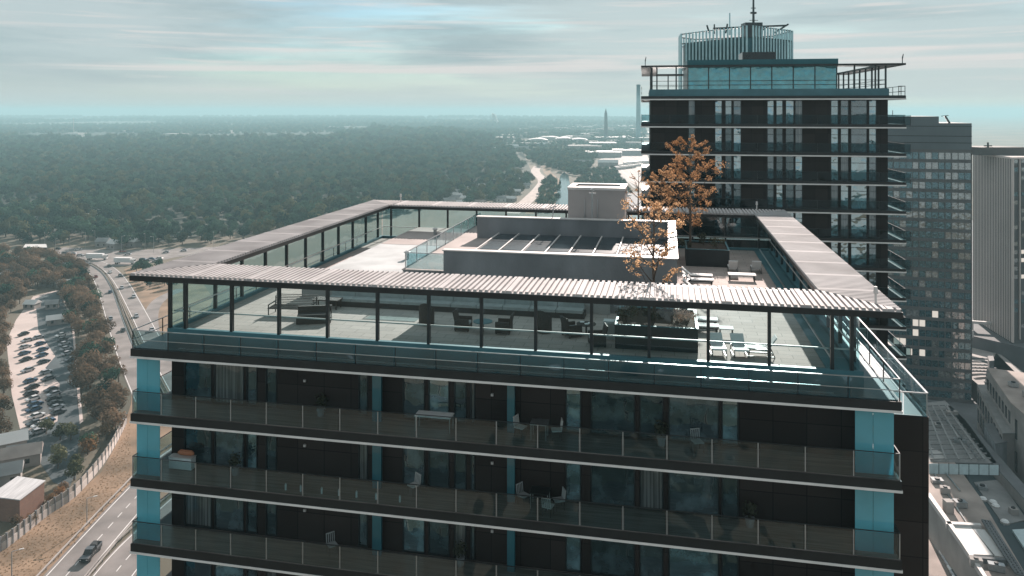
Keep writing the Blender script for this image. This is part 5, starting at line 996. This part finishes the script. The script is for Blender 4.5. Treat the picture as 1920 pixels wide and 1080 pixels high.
# stone building and long wall
def facade(t, a, b, z0, z1, nx, nz, m, ww=.5, hh=.55, dep=.12):
    d = (b-a); L_ = d.length; d.normalize(); n = Vector((d.y, -d.x, 0)); n = n if n.dot(-Vector((a.x+t.location.x, a.y+t.location.y, 0))) > 0 else -n
    for i in range(nx):
        for k in range(nz):
            x = (i+.5)/nx*L_; zc_ = z0+(k+.5)/nz*(z1-z0); h = (z1-z0)/nz*hh; w_ = L_/nx*ww; p = a+d*(x-w_/2)+n*dep*.3; q = a+d*(x+w_/2)+n*dep*.3; mb = MB(); mb.bar((p.x, p.y, zc_), (q.x, q.y, zc_), dep, h); mb.build('window', m, t)
t, c = block('stone_building', [(1850, 690), (1935, 702), (1990, 780), (1936, 790), (1896, 755)], 20, 'large pale stone building with a flat brown roof at the right edge', 'building', M['stone'], M['roofb'], group='stone buildings at the right')
P = pxs([(1850, 690), (1896, 755), (1936, 790)], 20); facade(t, P[0]-c, P[1]-c, 2, 18.5, 8, 3, M['dkwin']); facade(t, P[1]-c, P[2]-c, 2, 18.5, 2, 2, M['dkwin'], .2, .6)
t, c = block('stone_building', [(1832, 722), (1850, 722), (1905, 812), (1880, 812)], 13, 'lower grey stone wing with two rows of windows in front of the pale building', 'building', M['stone'], M['roofg'], group='stone buildings at the right')
P = pxs([(1832, 722), (1880, 812)], 13); facade(t, P[0]-c, P[1]-c, 2, 12.4, 9, 2, M['dkwin'], .5, .7)
t, c = block('long_wall_building', [(1778, 762), (1792, 760), (1850, 830), (1925, 915), (2010, 1010), (1995, 1020), (1880, 890), (1840, 846)], 9, 'long low stone building with small window slots running down the right side', 'building', M['stone'], M['conc2'])
P = pxs([(1778, 762), (1840, 846), (1880, 890), (1995, 1020)], 9); facade(t, P[0]-c, P[1]-c, 1, 8, 8, 1, M['dkwin'], .15, .4); facade(t, P[1]-c, P[2]-c, 1, 8, 5, 1, M['dkwin'], .15, .4); facade(t, P[2]-c, P[3]-c, 1, 8, 6, 1, M['dkwin'], .15, .4)
t, c = block('annex', [(1845, 795), (1868, 795), (1888, 828), (1866, 832)], 11, 'grey box annex between the long wall and the stone wing', 'building', M['plaster'], M['conc2'])
# rooftop plant on the low blocks
ug = random.Random(12)
for i, (x, y, h, d) in enumerate([(1757, 905, 9.1, 'brown roof near its left parapet'), (1772, 925, 9.1, 'brown roof in line with the vent box'), (1800, 950, 9.1, 'brown roof just above the white roof panels'), (1830, 1062, 9.1, 'brown roof below the white roof panels'), (1868, 1070, 9.1, 'brown roof at the bottom edge of the photo'), (1760, 800, 9.1, 'grey deck, left of its middle'), (1800, 830, 9.1, 'grey deck near the frosted screen'), (1785, 778, 9.1, 'far end of the grey deck'), (1842, 918, 6.1, 'shaded courtyard deck, upper end'), (1900, 965, 6.1, 'shaded courtyard deck, lower end'), (1900, 725, 20.1, 'flat roof of the pale stone building'), (1925, 745, 20.1, 'roof edge of the pale stone building')]):
    p = at(x, y, h); t = thing('rooftop_unit', tuple(p), ug.uniform(-.4, .1), f'grey metal plant unit on the {d}', 'rooftop unit', 'plant units on the low roofs'); a = ug.uniform(.7, 1.5); b_ = ug.uniform(.6, 1.1); hh = ug.uniform(.8, 1.6)
    MB().box(-a, a, -b_, b_, .15, hh).build('casing', M['conc' if i % 2 else 'rail'], t); MB().tube([(0, 0, hh), (0, 0, hh+.25)], b_*.6, 12).build('fan', M['black'], t); MB().box(-a*.9, a*.9, -b_*.8, b_*.8, 0, .15).build('base', M['conc2'], t)
for i, pts_ in enumerate([[(1752, 888), (1790, 945), (1812, 980)], [(1768, 880), (1800, 920)], [(1750, 772), (1790, 800), (1835, 862)]]):
    b = MB(); P = pxs(pts_, 9.35); o = P[0].copy(); b.tube([p-o for p in P], .16, 6); t = b.build('roof_pipe', M['rail'], None, False, tuple(o)); tag(t, ['long pale pipe running down the left of the brown roof', 'short pale pipe beside the frosted glass screen on the brown roof', 'pale pipe crossing the grey roof deck'][i], 'pipe', 'pipes on the low roofs')
# plaza
t, c = block('plaza_deck', [(1815, 650), (1826, 640), (1850, 645), (1935, 730), (1935, 712), (1870, 660), (1860, 680), (1850, 695), (1845, 730), (1815, 705)], 6, 'sunlit pinkish plaza deck with steps beneath the ribbed tower', 'plaza', M['conc'], M['conc'])
b = MB(); cc = at(1828, 695, 6.2)-c
for i in range(9):
    for a0 in range(-6, 7):
        a1 = a0*.12; b.box(cc.x+math.sin(a1)*(2+i*2)-.9, cc.x+math.sin(a1)*(2+i*2)+.9, cc.y-14+i*3.4-abs(a0)*.15, cc.y-13.2+i*3.4-abs(a0)*.15, 6.12, 6.35)
b.build('steps', M['conc2'], t)
t, c = block('kiosk', [(1852, 668), (1862, 668), (1864, 676), (1855, 677)], 10, 'small dark kiosk casting a shadow on the sunlit plaza', 'kiosk', M['conc2'], M['roofg'])
t = thing('portal_frame', tuple(at(1822, 640, 6)), -.3, 'white square portal frame at the edge of the plaza', 'gate'); b = MB()
for x in (0, 9): b.box(x-.5, x+.5, -.5, .5, 0, 7)
b.box(-1.5, 9.5, -.6, .6, 7, 8); b.build('frame', M['roofw'], t)
# grass tufts on the slope: stuff
b = MB(); gr = random.Random(5); TUFT = .22
for (q, s, px, py) in scatter([(-30, 1035), (60, 985), (140, 940), (190, 895), (228, 825), (243, 790), (246, 905), (200, 955), (130, 1030), (70, 1080), (-20, 1150)], 1.0, rg=gr):
    leafcloud(b, q+Vector((0, 0, .05)), .5*gr.uniform(.5, 1.4), 6, TUFT, gr, .2, .1)
tag(b.build('grass', leafmat('grass_tufts', (.17, .12, .075), (.36, .26, .17), .5, .2)), 'dry brown grass covering the slope above the near road', 'grass', kind='stuff')
# ================================================================== HAZE
hb = MB(); hb.box(-G-200, G+200, -320, G+200, -1, CAMZ+36); hz = hb.build('haze', None or M['white']); hz.data.materials.clear()
hm = bpy.data.materials.new('haze'); hm.use_nodes = True; nt = hm.node_tree; nt.nodes.clear(); o_ = nt.nodes.new('ShaderNodeOutputMaterial'); pv = nt.nodes.new('ShaderNodeVolumePrincipled')
pv.inputs['Color'].default_value = (.41, .655, .715, 1); pv.inputs['Density'].default_value = .00022; pv.inputs['Anisotropy'].default_value = .05; nt.links.new(pv.outputs[0], o_.inputs['Volume'])
hz.data.materials.append(hm); tag(hz, 'pale teal haze fading the distant forest', 'haze', kind='stuff'); hz.display_type = 'WIRE'
# ------------------------------------------------------------------ tell look-alikes apart by their place
seen = {}
for o in COL.objects:
    if o.parent is None and o.get('label') and o.get('group') and o.get('category') in ('tree', 'bush', 'house', 'hall', 'building', 'street lamp'): seen.setdefault((o['label'], o['group']), []).append(o)
for (lb, g_), L0 in seen.items():
    nw = len(lb.split())
    if len(L0) < 2: continue
    if len(L0) <= 25 and nw <= 13:
        L0.sort(key=lambda o: o.location.x/o.location.y)
        for i, o in enumerate(L0): o['label'] = lb+(f', {ORD[i]} from left' if i < len(L0)-1 else ', rightmost of them')
    elif nw <= 10:
        L0.sort(key=lambda o: o.location.y); k = -(-len(L0)//3)
        for r_ in range(3):
            Lr = sorted(L0[r_*k:(r_+1)*k], key=lambda o: o.location.x/o.location.y)
            for i, o in enumerate(Lr): o['label'] = lb+f", {['nearest', 'middle', 'farthest'][r_]} row, {ORD[i]} from left"
